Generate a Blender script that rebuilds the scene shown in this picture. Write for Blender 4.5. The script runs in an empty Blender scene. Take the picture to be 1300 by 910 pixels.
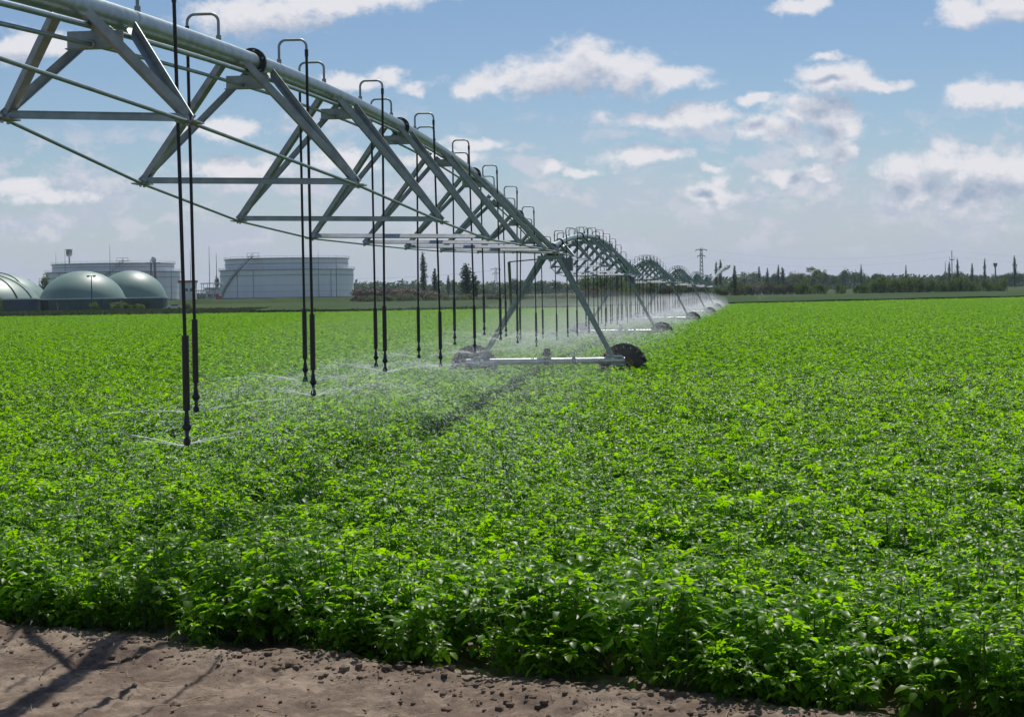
import bpy, math, random
from mathutils import Vector, Matrix, noise as mnoise
R = math.radians
rnd = random.Random(7)
scene = bpy.context.scene
COL = scene.collection

# ------------------------------------------------------------------ camera
HC, F = 2.72, 2190.0                      # eye height, focal length in photo pixels
PITCH, ROLL = math.atan(38/F), -R(0.88)
camd = bpy.data.cameras.new('camera')
camd.lens = F/1300*36; camd.sensor_width = 36; camd.sensor_fit = 'HORIZONTAL'
camd.shift_y = -45/1300; camd.clip_end = 9000; camd.clip_start = 0.1
cam = bpy.data.objects.new('camera', camd); COL.objects.link(cam)
CM = Matrix.Rotation(R(90)-PITCH, 3, 'X') @ Matrix.Rotation(ROLL, 3, 'Z')
cam.matrix_world = Matrix.Translation((0, 0, HC)) @ CM.to_4x4()
scene.camera = cam
def at(px, py, Y):
    d = CM @ Vector(((px-650)/F, -(py-410)/F, -1))
    d *= Y/d.y
    return Vector((d.x, Y, d.z+HC))
def chart(px, py):
    p = at(px, py, 1.0); return p.x, p.z-HC

def ss(a, b, x):
    t = min(1, max(0, (x-a)/(b-a))); return t*t*(3-2*t)
def lerp(a, b, t): return a+(b-a)*t
def gz(y): return -0.3*ss(48, 180, y) + 1.8*ss(420, 900, y)
def edge_y(x): return 262 + 0.80*max(0, x)         # far edge of the potato field

# ------------------------------------------------------------------ helpers
def tag(o, label=None, cat=None, group=None, kind=None):
    if label: o['label'] = label
    if cat: o['category'] = cat
    if group: o['group'] = group
    if kind: o['kind'] = kind
    return o
def empty(name, loc=(0, 0, 0), rz=0):
    o = bpy.data.objects.new(name, None); COL.objects.link(o)
    o.location = loc; o.rotation_euler = (0, 0, rz); o.empty_display_size = .2
    return o
class MB:
    def __init__(s): s.v = []; s.f = []; s.sm = []
    def add(s, vs, fs, smooth=False):
        n = len(s.v); s.v += [tuple(v) for v in vs]; s.f += [tuple(i+n for i in f) for f in fs]
        s.sm += [smooth]*len(fs)
    def box(s, c, d, M=None):
        x, y, z = d[0]/2, d[1]/2, d[2]/2
        vs = [Vector((i*x, j*y, k*z)) for i in (-1, 1) for j in (-1, 1) for k in (-1, 1)]
        if M: vs = [M @ v for v in vs]
        c = Vector(c)
        s.add([v+c for v in vs], [(0,1,3,2),(4,6,7,5),(0,4,5,1),(2,3,7,6),(0,2,6,4),(1,5,7,3)])
    def tube(s, pts, r, n=8, cap=True, smooth=True):
        pts = [Vector(p) for p in pts]; m = len(pts)
        rs = r if isinstance(r, (list, tuple)) else [r]*m
        t0 = (pts[1]-pts[0]).normalized()
        u = t0.orthogonal().normalized()
        if abs(t0.z) < .95: u = t0.cross(Vector((0, 0, 1))).normalized()
        vs = []
        for i, p in enumerate(pts):
            t = (pts[min(i+1, m-1)]-pts[max(i-1, 0)]).normalized()
            u = (u-t*u.dot(t)).normalized(); w = t.cross(u)
            for k in range(n):
                a = 2*math.pi*k/n
                vs.append(p+(u*math.cos(a)+w*math.sin(a))*rs[i])
        fs = [(i*n+k, i*n+(k+1) % n, (i+1)*n+(k+1) % n, (i+1)*n+k) for i in range(m-1) for k in range(n)]
        s.add(vs, fs, smooth)
        if cap:
            s.add(vs[:n], [tuple(reversed(range(n)))]); s.add(vs[-n:], [tuple(range(n))])
    def angle(s, a, b, w=.08, th=.007, up=Vector((0, 0, 1)), flip=1):   # L section between two points
        a = Vector(a); b = Vector(b); t = (b-a).normalized()
        sd = t.cross(up).normalized()*flip; nn = sd.cross(t).normalized()*flip
        def prism(o, p, q):
            vs = []
            for e in (a, b):
                vs += [e+o, e+o+p, e+o+p+q, e+o+q]
            s.add(vs, [(0,3,2,1),(4,5,6,7),(0,1,5,4),(1,2,6,5),(2,3,7,6),(3,0,4,7)])
        prism(-sd*w/2-nn*w/2, sd*w, nn*th)
        prism(-sd*w/2-nn*(w/2-th-.0005), sd*th, nn*(w-th))
    def lsec(s, a, b, d1, d2, w, th):
        a = Vector(a); b = Vector(b); d1 = Vector(d1); d2 = Vector(d2)
        for p, q, o in ((d1, d2, Vector()), (d2, d1, d1*(th+.0005))):
            vs = []
            for e in (a+o, b+o): vs += [e, e+p*w, e+p*w+q*th, e+q*th]
            s.add(vs, [(0,3,2,1),(4,5,6,7),(0,1,5,4),(1,2,6,5),(2,3,7,6),(3,0,4,7)])
    def lathe(s, prof, n=24, c=(0, 0, 0), smooth=True, closed=False):
        c = Vector(c); m = len(prof)
        vs = [c+Vector((r*math.cos(2*math.pi*k/n), r*math.sin(2*math.pi*k/n), z)) for r, z in prof for k in range(n)]
        rng = range(m) if closed else range(m-1)
        s.add(vs, [(i*n+k, i*n+(k+1) % n, ((i+1) % m)*n+(k+1) % n, ((i+1) % m)*n+k) for i in rng for k in range(n)], smooth)
    def mesh(s, name, mat):
        me = bpy.data.meshes.new(name); me.from_pydata(s.v, [], s.f)
        me.polygons.foreach_set('use_smooth', s.sm)
        for m in (mat if isinstance(mat, list) else [mat]): me.materials.append(m)
        me.update(); return me
    def build(s, name, mat, parent=None):
        o = bpy.data.objects.new(name, s.mesh(name, mat)); COL.objects.link(o); o.parent = parent
        return o
def copy_tree(o, parent=None):
    c = o.copy(); COL.objects.link(c); c.parent = parent
    for ch in list(o.children): copy_tree(ch, c)
    return c

# ------------------------------------------------------------------ materials
def new_mat(name):
    m = bpy.data.materials.new(name); m.use_nodes = True
    nt = m.node_tree; b = nt.nodes['Principled BSDF']; return m, nt, b
def ramp(nt, src, stops):
    r = nt.nodes.new('ShaderNodeValToRGB'); e = r.color_ramp.elements
    while len(e) < len(stops): e.new(.5)
    for k, (p, c) in enumerate(stops): e[k].position = p; e[k].color = (*c, 1)
    nt.links.new(src, r.inputs[0]); return r.outputs[0]
def nz(nt, scale, detail=4, coord='Object', rough=.55, vec=None, scl=None):
    n = nt.nodes.new('ShaderNodeTexNoise'); n.inputs['Scale'].default_value = scale
    n.inputs['Detail'].default_value = detail; n.inputs['Roughness'].default_value = rough
    if vec is None:
        tc = nt.nodes.new('ShaderNodeTexCoord'); vec = tc.outputs[coord]
    if scl:
        mp = nt.nodes.new('ShaderNodeMapping'); mp.inputs['Scale'].default_value = scl
        nt.links.new(vec, mp.inputs[0]); vec = mp.outputs[0]
    nt.links.new(vec, n.inputs['Vector']); return n.outputs['Fac']
def bump(nt, b, src, strength, dist):
    n = nt.nodes.new('ShaderNodeBump'); n.inputs['Strength'].default_value = strength; n.inputs['Distance'].default_value = dist
    nt.links.new(src, n.inputs['Height']); nt.links.new(n.outputs[0], b.inputs['Normal'])
def simple(name, c1, c2=None, scale=4, rough=.6, metal=0, detail=5, bmp=0, bdist=.01, scl=None, spec=.5, r2=None):
    m, nt, b = new_mat(name)
    b.inputs['Roughness'].default_value = rough; b.inputs['Metallic'].default_value = metal
    b.inputs['Specular IOR Level'].default_value = spec
    f = nz(nt, scale, detail, scl=scl)
    c2 = c2 or tuple(x*.75 for x in c1)
    nt.links.new(ramp(nt, f, [(.3, c2), (.7, c1)]), b.inputs['Base Color'])
    if r2 is not None:
        mr = nt.nodes.new('ShaderNodeMapRange'); mr.inputs[3].default_value = rough; mr.inputs[4].default_value = r2
        nt.links.new(nz(nt, scale*3, 3), mr.inputs[0]); nt.links.new(mr.outputs[0], b.inputs['Roughness'])
    if bmp: bump(nt, b, f, bmp, bdist)
    return m
M = {}
M['galv'] = simple('galvanised_steel', (.36, .42, .42), (.24, .29, .29), 7, .34, .88, 8, r2=.58)
M['galv_dark'] = simple('dull_galvanised', (.40, .44, .43), (.25, .29, .28), 9, .42, .65, 8, r2=.65)
M['alu'] = simple('bright_beam_steel', (.62, .64, .64), (.48, .5, .5), 5, .28, .8, 6, r2=.42)
M['bolt'] = simple('bolt_steel', (.5, .5, .48), (.2, .2, .2), 40, .4, .8)
M['dark'] = simple('dark_iron', (.05, .055, .055), (.03, .03, .03), 20, .55, .3)
M['rubber'] = simple('black_hose_rubber', (.012, .012, .013), (.02, .02, .02), 20, .5)
M['weight'] = simple('black_plastic', (.010, .010, .011), (.018, .018, .018), 12, .35)
M['nozblue'] = simple('blue_nozzle_plastic', (.03, .07, .16), (.02, .04, .09), 12, .35)
M['tyre'] = simple('muddy_tyre_rubber', (.035, .030, .032), (.09, .07, .055), 9, .8, 0, 8)
M['rim'] = simple('yellow_wheel_rim', (.42, .28, .03), (.20, .14, .03), 7, .5, .2)
M['olive'] = simple('olive_painted_tube', (.16, .18, .07), (.10, .12, .05), 9, .5)

def leaf_mat(name, d1, d2, t1, t2, spec=.5, rough=.38, mix=.45):
    m, nt, b = new_mat(name)
    out = nt.nodes['Material Output']
    oi = nt.nodes.new('ShaderNodeObjectInfo')
    geo = nt.nodes.new('ShaderNodeNewGeometry')
    f = nz(nt, 2.2, 3, vec=geo.outputs['Position'])
    add = nt.nodes.new('ShaderNodeMath'); add.operation = 'ADD'
    mul = nt.nodes.new('ShaderNodeMath'); mul.operation = 'MULTIPLY'; mul.inputs[1].default_value = .5
    rpi = nt.nodes.new('ShaderNodeMath'); rpi.operation = 'MULTIPLY_ADD'; rpi.inputs[1].default_value = .5; rpi.inputs[2].default_value = -.25
    nt.links.new(geo.outputs['Random Per Island'], rpi.inputs[0])
    nt.links.new(f, add.inputs[0]); nt.links.new(rpi.outputs[0], add.inputs[1])
    c = ramp(nt, add.outputs[0], [(.25, d2), (.75, d1)]); t = ramp(nt, add.outputs[0], [(.25, t2), (.75, t1)])
    nt.links.new(c, b.inputs['Base Color']); b.inputs['Roughness'].default_value = rough
    b.inputs['Specular IOR Level'].default_value = spec
    tr = nt.nodes.new('ShaderNodeBsdfTranslucent'); nt.links.new(t, tr.inputs['Color'])
    mx = nt.nodes.new('ShaderNodeMixShader'); mx.inputs[0].default_value = mix
    nt.links.new(b.outputs[0], mx.inputs[1]); nt.links.new(tr.outputs[0], mx.inputs[2])
    nt.links.new(mx.outputs[0], out.inputs['Surface']); return m
M['potato'] = leaf_mat('potato_leaf', (.110, .225, .003), (.045, .125, .003), (.41, .77, .001), (.18, .42, .001), .22, .36, .57)
M['potato_far'] = leaf_mat('potato_leaf_far', (.095, .215, .003), (.040, .118, .003), (.34, .69, .001), (.15, .38, .001), .22, .40, .54)
M['stem'] = simple('potato_stem', (.08, .14, .03), (.06, .09, .025), 20, .5)
M['flower'] = simple('potato_blossom', (.75, .68, .72), (.6, .5, .58), 30, .6)
M['tree_dark'] = leaf_mat('dark_tree_leaves', (.045, .085, .025), (.03, .06, .02), (.09, .16, .03), (.05, .10, .02), .3, .55, .35)
M['tree_mid'] = leaf_mat('mid_tree_leaves', (.08, .13, .03), (.05, .08, .025), (.15, .24, .04), (.09, .14, .03), .3, .55, .4)
M['tree_light'] = leaf_mat('pale_tree_leaves', (.16, .20, .06), (.09, .13, .04), (.24, .30, .07), (.13, .18, .04), .3, .55, .3)
M['tree_brown'] = leaf_mat('brownish_shrub_leaves', (.16, .14, .06), (.08, .08, .035), (.20, .17, .06), (.10, .09, .03), .3, .6, .3)
M['bush'] = leaf_mat('bush_leaves', (.09, .15, .025), (.035, .065, .018), (.20, .30, .04), (.08, .13, .025), .3, .55, .4)
M['bark'] = simple('bark', (.09, .07, .05), (.05, .04, .03), 3, .9)
M['tank'] = simple('pale_tank_paint', (.86, .87, .89), (.76, .77, .80), .12, .45, 0, 6, scl=(1, 1, .25))
M['tank_trim'] = simple('tank_girder_paint', (.30, .31, .35), (.22, .23, .26), .3, .5)
M['tankroof'] = simple('tank_roof_sheet', (.5, .5, .52), (.4, .4, .42), .2, .6)
M['dome'] = simple('green_dome_membrane', (.21, .31, .26), (.15, .24, .20), .10, .48, 0, 4, spec=.5)
M['domewall'] = simple('dark_green_cladding', (.03, .09, .075), (.02, .06, .055), .3, .55)
M['domewallb'] = simple('dark_blue_cladding', (.025, .06, .085), (.02, .045, .065), .3, .5)
M['white'] = simple('white_paint', (.75, .75, .73), (.6, .6, .6), 1, .5)
M['red'] = simple('red_roof', (.42, .08, .07), (.30, .07, .06), .6, .6)
M['glass'] = simple('window_glass', (.03, .04, .05), (.02, .03, .04), 2, .1)
M['grey'] = simple('grey_metal', (.25, .27, .28), (.18, .19, .2), 1, .5, .3)
M['pylon'] = simple('grey_pylon_steel', (.20, .22, .23), (.14, .15, .16), 1, .6, .3)
M['concrete'] = simple('concrete', (.38, .37, .35), (.28, .27, .25), 1, .8)
M['carpaint'] = simple('white_car_paint', (.7, .7, .7), (.6, .6, .6), 1, .25)
M['water'] = None

def mat_soil():
    m, nt, b = new_mat('field_soil')
    f = nz(nt, 1.3, 10, rough=.65); g = nz(nt, 14, 8, rough=.7)
    mx = nt.nodes.new('ShaderNodeMath'); mx.operation = 'MULTIPLY_ADD'; mx.inputs[1].default_value = .5
    nt.links.new(g, mx.inputs[0]); nt.links.new(f, mx.inputs[2])
    nt.links.new(ramp(nt, mx.outputs[0], [(.48, (.058, .040, .027)), (.70, (.145, .100, .070)), (.92, (.29, .225, .165))]), b.inputs['Base Color'])
    b.inputs['Roughness'].default_value = .85; b.inputs['Specular IOR Level'].default_value = .3
    bump(nt, b, g, .8, .03); return m
def mat_grass(name, a, bb, c, s=.05):
    m, nt, b = new_mat(name)
    f = nz(nt, s, 8, rough=.65); g = nz(nt, 1.5, 5, rough=.7)
    mx = nt.nodes.new('ShaderNodeMath'); mx.operation = 'MULTIPLY_ADD'; mx.inputs[1].default_value = .4
    nt.links.new(g, mx.inputs[0]); nt.links.new(f, mx.inputs[2])
    nt.links.new(ramp(nt, mx.outputs[0], [(.45, a), (.7, bb), (.95, c)]), b.inputs['Base Color'])
    b.inputs['Roughness'].default_value = .95; b.inputs['Specular IOR Level'].default_value = .05
    bump(nt, b, g, .7, .2); return m
M['soil'] = mat_soil()
M['meadow'] = mat_grass('meadow_grass', (.028, .050, .014), (.048, .078, .022), (.085, .095, .04))
M['cereal'] = mat_grass('cereal_crop', (.028, .052, .018), (.040, .072, .024), (.060, .090, .034), .03)
M['rubble'] = simple('brown_brushwood', (.34, .25, .19), (.16, .115, .09), .8, .9, 0, 8)

# ------------------------------------------------------------------ ground
EL, AZ = R(57), R(13)                     # sun: elevation, degrees right of straight ahead
def sheet(name, xs, ys, zf, mat, kind='structure'):
    vs = [(x, y, zf(x, y)) for y in ys for x in xs]; n = len(xs)
    fs = [(j*n+i, j*n+i+1, (j+1)*n+i+1, (j+1)*n+i) for j in range(len(ys)-1) for i in range(n-1)]
    b = MB(); b.add(vs, fs, True); o = b.build(name, mat); o['kind'] = kind; return o
YS = [-60, -20, 0, 5] + list(range(10, 200, 10)) + list(range(200, 420, 20)) + list(range(420, 940, 40)) + [1000, 1300, 2000, 3500]
XS = [-2500, -1500, -800, -400, -200, -100, -50, 0, 50, 100, 200, 400, 800, 1500, 2500]
sheet('ground', XS, YS, lambda x, y: gz(y)-.03, M['meadow'])
def crop_front(x): return 11.95 - .55*x + .22*mnoise.noise(Vector((x*1.1, 3.3, 0)))   # near edge of the plants
def soil_z(x, y):
    h = gz(y)
    if y < 24:
        k = 1-ss(18, 24, y)
        h += k*(.012*mnoise.noise(Vector((x*41, y*41, 3)))+.020*abs(mnoise.noise(Vector((x*11, y*11, 13))))+.045*mnoise.noise(Vector((x*2.2, y*2.2, 1))) + .03*mnoise.noise(Vector((x*7, y*7, 5))) + .018*mnoise.noise(Vector((x*19, y*19, 9))))
        e = y-(11.7-.55*x)
        h += k*.07*math.exp(-((e+.15)/.35)**2)
    return h
xs = [-7.5+.035*i for i in range(440)]
ys = [7.5+.035*i for i in range(270)]
sheet('soil_headland', xs, ys, lambda x, y: soil_z(x, y)+.03, M['soil'])
# the bare earth under the potato plants
bfs = MB(); cols = [-260+20*i for i in range(27)]
rows = [0, 4, 7.0] + list(range(20, 200, 10)) + list(range(200, 241, 20))
vs = []; n = len(cols)
for y in rows: vs += [(x, y, gz(y)-.015) for x in cols]
for t in (.0, .5, 1.0): vs += [(x, lerp(244, edge_y(max(x,-110)), t) , gz(250)-.015) for x in cols]
nr = len(rows)+3
bfs.add(vs, [(j*n+i, j*n+i+1, (j+1)*n+i+1, (j+1)*n+i) for j in range(nr-1) for i in range(n-1)], True)
o = bfs.build('field_soil', M['soil']); o['kind'] = 'structure'

# loose clods along the headland
cl = MB()
def blob(mb, c, r, seed, sub=1, sq=(1, 1, 1)):
    import bmesh
    bm = bmesh.new(); bmesh.ops.create_icosphere(bm, subdivisions=sub, radius=1)
    vs = []
    for v in bm.verts:
        k = 1+.35*mnoise.noise(v.co*1.3+Vector((seed*3.1, seed*1.7, 0)))
        vs.append((c[0]+v.co.x*r*k*sq[0], c[1]+v.co.y*r*k*sq[1], c[2]+v.co.z*r*k*sq[2]))
    mb.add(vs, [[v.index for v in f.verts] for f in bm.faces], sub > 1); bm.free()
for i in range(4200):
    x = rnd.uniform(-7, 8); e = rnd.gauss(-.15, .28) if i % 3 else rnd.uniform(-3.5, 0)
    y = 11.7-.55*x+e
    if y < 7.2: continue
    r = min(.045, .006+rnd.expovariate(120))
    blob(cl, (x, y, soil_z(x, y)+.03+r*.1), r, i, 1, (1, 1, .7))
tag(cl.build('soil_clods', M['soil']), 'loose brown clods of dry earth along the edge of the potato plants', 'soil clods', kind='stuff')

st_ = MB()
for i in range(420):                                         # bits of straw and dead stalk
    x = rnd.uniform(-6.5, 8); y = 11.7-.55*x-abs(rnd.gauss(0, 1.3))
    if y < 7.7: continue
    a = rnd.uniform(0, 3.14); l = rnd.uniform(.02, .09); z = soil_z(x, y)+.045
    st_.tube([(x-math.cos(a)*l, y-math.sin(a)*l, z), (x, y, z+.006), (x+math.cos(a)*l, y+math.sin(a)*l, z)], rnd.uniform(.0015, .003), 4, False)
tag(st_.build('straw_bits', simple('dry_straw', (.42, .33, .20), (.25, .18, .11), 30, .7)), 'scattered bits of dry straw on the bare soil', 'straw', kind='stuff')
# ------------------------------------------------------------------ potato crop
def leaflet(mb, base, d, up, L, W, fold, simple=False):
    d = d.normalized(); sd = d.cross(up).normalized(); nn = sd.cross(d).normalized()
    p0 = base; tip = base+d*L-nn*L*.22
    m1 = base+d*L*.42-nn*L*.03
    l = m1+sd*W/2+nn*fold*W-d*L*.05; r = m1-sd*W/2+nn*fold*W-d*L*.05
    if simple:
        mb.add([p0, l, tip, r], [(0, 1, 2), (0, 2, 3)]); return
    m2 = base+d*L*.75-nn*L*.10
    l2 = m2+sd*W*.33+nn*fold*W*.6; r2 = m2-sd*W*.33+nn*fold*W*.6
    mb.add([p0, l, m1, r, l2, m2, r2, tip], [(0, 1, 2), (0, 2, 3), (1, 4, 5, 2), (2, 5, 6, 3), (4, 7, 5), (5, 7, 6)], True)
def compound(mb, st, base, az, el, L, rg, size, simple=False):
    up = Vector((0, 0, 1)); pts = []; p = Vector(base); e = el
    seg = 4
    for i in range(seg+1):
        pts.append(p.copy()); d = Vector((math.cos(az)*math.cos(e), math.sin(az)*math.cos(e), math.sin(e)))
        p = p+d*L/seg; e -= R(rg.uniform(8, 20))
    if st is not None: st.tube([pts[0], pts[2], pts[4]], [.003, .0025, .0015], 3, False, False)
    for i in range(1, seg+1):
        d = (pts[i]-pts[i-1]).normalized(); sd = d.cross(up).normalized(); nrm = sd.cross(d)
        s = size*(.62+.14*i)
        if i == seg:
            leaflet(mb, pts[i], d+Vector((rg.gauss(0, .15), rg.gauss(0, .15), rg.gauss(0, .1))), nrm, s*1.25, s*.78, .16, simple)
        elif i > 0:
            for k in (-1, 1):
                dd = d*.5+sd*k+Vector((rg.gauss(0, .18), rg.gauss(0, .18), rg.gauss(-.08, .2)))
                leaflet(mb, pts[i]+sd*k*.004, dd, nrm+Vector((rg.gauss(0, .25), rg.gauss(0, .25), 0)), s*rg.uniform(.85, 1.15), s*.6*rg.uniform(.85, 1.15), .16, simple)
def plant(mb, st, fl, rg, cx=0, cy=0, nstem=9, H=.55, size=.062, simple=False, per=5, scale=1.0, spread=.30):
    for s in range(nstem):
        a = rg.uniform(0, 2*math.pi); out = rg.uniform(.05, spread)
        h = H*rg.uniform(.72, 1.06)*(1-.35*(out/spread)**2)
        top = Vector((cx+math.cos(a)*out, cy+math.sin(a)*out, h)); b0 = Vector((cx+math.cos(a)*.05, cy+math.sin(a)*.05, 0))
        mid = b0.lerp(top, .5)+Vector((math.cos(a)*.04, math.sin(a)*.04, .03))
        if st is not None: st.tube([b0, mid, top], [.006, .005, .003], 4, False, False)
        for i in range(per):
            t = .35+.65*(i+rg.random()*.6)/per
            p = b0.lerp(mid, t*2) if t < .5 else mid.lerp(top, min(1, (t-.5)*2))
            compound(mb, st if i % 2 == 0 else None, p, rg.uniform(0, 6.283), R(rg.uniform(5, 45)), rg.uniform(.10, .17)*scale, rg, size*rg.uniform(.8, 1.15), simple)
        compound(mb, None, top, a+rg.gauss(0, .8), R(rg.uniform(25, 70)), .08*scale, rg, size*.8, simple)
        if fl is not None and s < 2:
            for q in range(4):
                c = top+Vector((rg.gauss(0, .012), rg.gauss(0, .012), .05+rg.gauss(0, .008)))
                for w in range(5):
                    an = w*1.2566; d = Vector((math.cos(an), math.sin(an), .2))
                    leaflet(fl, c, d, Vector((0, 0, 1)), .014, .011, .1, True)
protos = bpy.data.collections.new('crop_sources')            # sources for the scatter only
def merge(name, parts):
    vs, fs, mi, sm = [], [], [], []
    for k, (mb, mat) in enumerate(parts):
        n = len(vs); vs += mb.v; fs += [tuple(i+n for i in f) for f in mb.f]; mi += [k]*len(mb.f); sm += mb.sm
    me = bpy.data.meshes.new(name); me.from_pydata(vs, [], fs)
    for _, mat in parts: me.materials.append(mat)
    me.polygons.foreach_set('material_index', mi); me.polygons.foreach_set('use_smooth', sm); me.update(); return me
NV = 10
for k in range(NV):
    rg = random.Random(100+k); a, b, c = MB(), MB(), MB()
    plant(a, b, c if k == 9 else None, rg, size=.058+.012*(k % 3)/2, H=.50+.03*(k % 4), nstem=10, per=5)
    me = merge('potato_plant_%02d' % k, [(a, M['potato']), (b, M['stem'])]+([(c, M['flower'])] if k == 9 else []))
    protos.objects.link(bpy.data.objects.new('a_potato_plant_%02d' % k, me))
tiles = bpy.data.collections.new('crop_tile_sources')
NT = 5; TS = 3.0
for k in range(NT):
    rg = random.Random(300+k); a = MB()
    for i in range(6):
        for j in range(6):
            for _ in range(1):
                plant(a, None, None, rg, (i+.5+rg.uniform(-.3, .3))*.5-1.5, (j+.5+rg.uniform(-.3, .3))*.5-1.5, nstem=7, per=4, H=rg.uniform(.48, .62), size=.075, simple=True, scale=1.1, spread=.33)
    me = merge('crop_tile_%02d' % k, [(a, M['potato_far'])])
    tiles.objects.link(bpy.data.objects.new('a_crop_tile_%02d' % k, me))
def scatter(name, pts, coll, label):
    me = bpy.data.meshes.new(name); me.from_pydata([p[0] for p in pts], [], [])
    ai = me.attributes.new('pick', 'INT', 'POINT'); ai.data.foreach_set('value', [p[1] for p in pts])
    ar = me.attributes.new('turn', 'FLOAT_VECTOR', 'POINT'); ar.data.foreach_set('vector', [c for p in pts for c in p[2]])
    asc = me.attributes.new('size', 'FLOAT', 'POINT'); asc.data.foreach_set('value', [p[3] for p in pts])
    o = bpy.data.objects.new(name, me); COL.objects.link(o)
    ng = bpy.data.node_groups.new(name+'_scatter', 'GeometryNodeTree')
    ng.interface.new_socket('Geometry', in_out='INPUT', socket_type='NodeSocketGeometry')
    ng.interface.new_socket('Geometry', in_out='OUTPUT', socket_type='NodeSocketGeometry')
    N = ng.nodes; L = ng.links
    gi = N.new('NodeGroupInput'); go = N.new('NodeGroupOutput')
    ci = N.new('GeometryNodeCollectionInfo'); ci.inputs['Collection'].default_value = coll
    ci.inputs['Separate Children'].default_value = True; ci.inputs['Reset Children'].default_value = True
    iop = N.new('GeometryNodeInstanceOnPoints'); iop.inputs['Pick Instance'].default_value = True
    def na(n, t):
        a = N.new('GeometryNodeInputNamedAttribute'); a.data_type = t; a.inputs['Name'].default_value = n; return a.outputs['Attribute']
    L.new(gi.outputs[0], iop.inputs['Points']); L.new(ci.outputs[0], iop.inputs['Instance'])
    L.new(na('pick', 'INT'), iop.inputs['Instance Index'])
    L.new(na('turn', 'FLOAT_VECTOR'), iop.inputs['Rotation']); L.new(na('size', 'FLOAT'), iop.inputs['Scale'])
    L.new(iop.outputs[0], go.inputs[0])
    md = o.modifiers.new('scatter', 'NODES'); md.node_group = ng
    tag(o, label, 'potato crop', kind='stuff'); return o
NEAR = 44.0
pts = []
y = 8.0
while y < NEAR:
    x = -.31*y-5
    while x < .31*y+5:
        px, py = x+rnd.uniform(-.17, .17), y+rnd.uniform(-.17, .17)
        if py > crop_front(px)+.20 and py < NEAR:
            e = py-crop_front(px)
            s = 1.10*rnd.uniform(.9, 1.14)*(1+.17*mnoise.noise(Vector((px*.45, py*.45, 0))))
            if e < .9: s *= 1.06
            fx = -5.72+.150*py if py < 36 else -.32+.13*(py-36)          # plants shrunk along the pipe's shadow to deepen its dark line
            if abs(px-fx+.12*math.sin(py*1.3)) < .34: s *= .60
            if rnd.random() < .008: x += .43; continue
            pk = rnd.randrange(NV-1) if rnd.random() > .022 else NV-1
            pts.append(((px, py, gz(py)+.0), pk, (rnd.gauss(0, .10), rnd.gauss(0, .10), rnd.uniform(0, 6.283)), s))
        x += .40
    y += .37
for k in range(130):
    px = -6+rnd.random()*15; py = crop_front(px)+rnd.uniform(.02, .30)
    if rnd.random() < .8: pts.append(((px, py, gz(py)), rnd.randrange(NV-1), (rnd.gauss(.18, .12), rnd.gauss(0, .12), rnd.uniform(0, 6.283)), rnd.uniform(.6, .95)))
scatter('potato_plants', pts, protos, 'leafy green potato plants with small pale blossoms filling the front of the field')
pts = []
y = NEAR+TS/2-.1; rowi = 0
while y < 400:
    x = -.33*y-8
    while x < .33*y+8:
        if y < edge_y(x)-1.5:
            s = 1.2*(1+.07*mnoise.noise(Vector((x*.06, y*.06, 2))))
            pts.append(((x, y, gz(y)), rnd.randrange(NT), (0, 0, rnd.randrange(4)*math.pi/2), s))
        x += TS*.97
    y += TS*.97
print('tiles', len(pts))
scatter('potato_canopy', pts, tiles, 'bright green potato canopy stretching to the far edge of the field')

# ------------------------------------------------------------------ irrigation machine
TW = [(-3.65, 4.0), (.968, 48.2), (5.73, 90.9), (11.98, 134.9), (18.36, 179.0), (24.4, 223.0), (30.5, 267.0)]
JOINT = [4.12, 3.89, 3.70, 3.66, 3.58, 3.56, 3.55]            # pipe height above the camera's ground
OFF = .22
OFFS = [-.05, .02, .45, .18, .2, .22, .22]
def jp(i):
    return Vector((TW[i][0]+OFFS[i], TW[i][1], JOINT[i]))
ORD = ['first', 'second', 'third', 'fourth', 'fifth', 'sixth', 'seventh', 'eighth', 'ninth', 'tenth', 'eleventh', 'twelfth',
       'thirteenth', 'fourteenth', 'fifteenth', 'sixteenth', 'seventeenth', 'eighteenth', 'nineteenth', 'twentieth', 'twenty-first', 'twenty-second']
WPROF = [.42, .66, 1.02, 1.20, 1.25, 1.29, 1.29, 1.22, .95, .55]
ZPROF = [-.08, -.15, -.32, -.48, -.54, -.49, -.44, -.38, -.30, -.20]
def span_frame(i):
    A, B = jp(i), jp(i+1)
    d = Vector((B.x-A.x, B.y-A.y, 0)); L = d.length; t = d/L; sd = Vector((t.y, -t.x, 0))   # sd points right
    crown = 1.08 if i == 0 else 1.02
    def P(s):
        u = s/L
        return Vector((A.x, A.y, 0))+t*s+Vector((0, 0, lerp(A.z, B.z, u)+crown*4*u*(1-u)))
    return A, B, L, t, sd, P
span_pipe_pts = []
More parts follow.
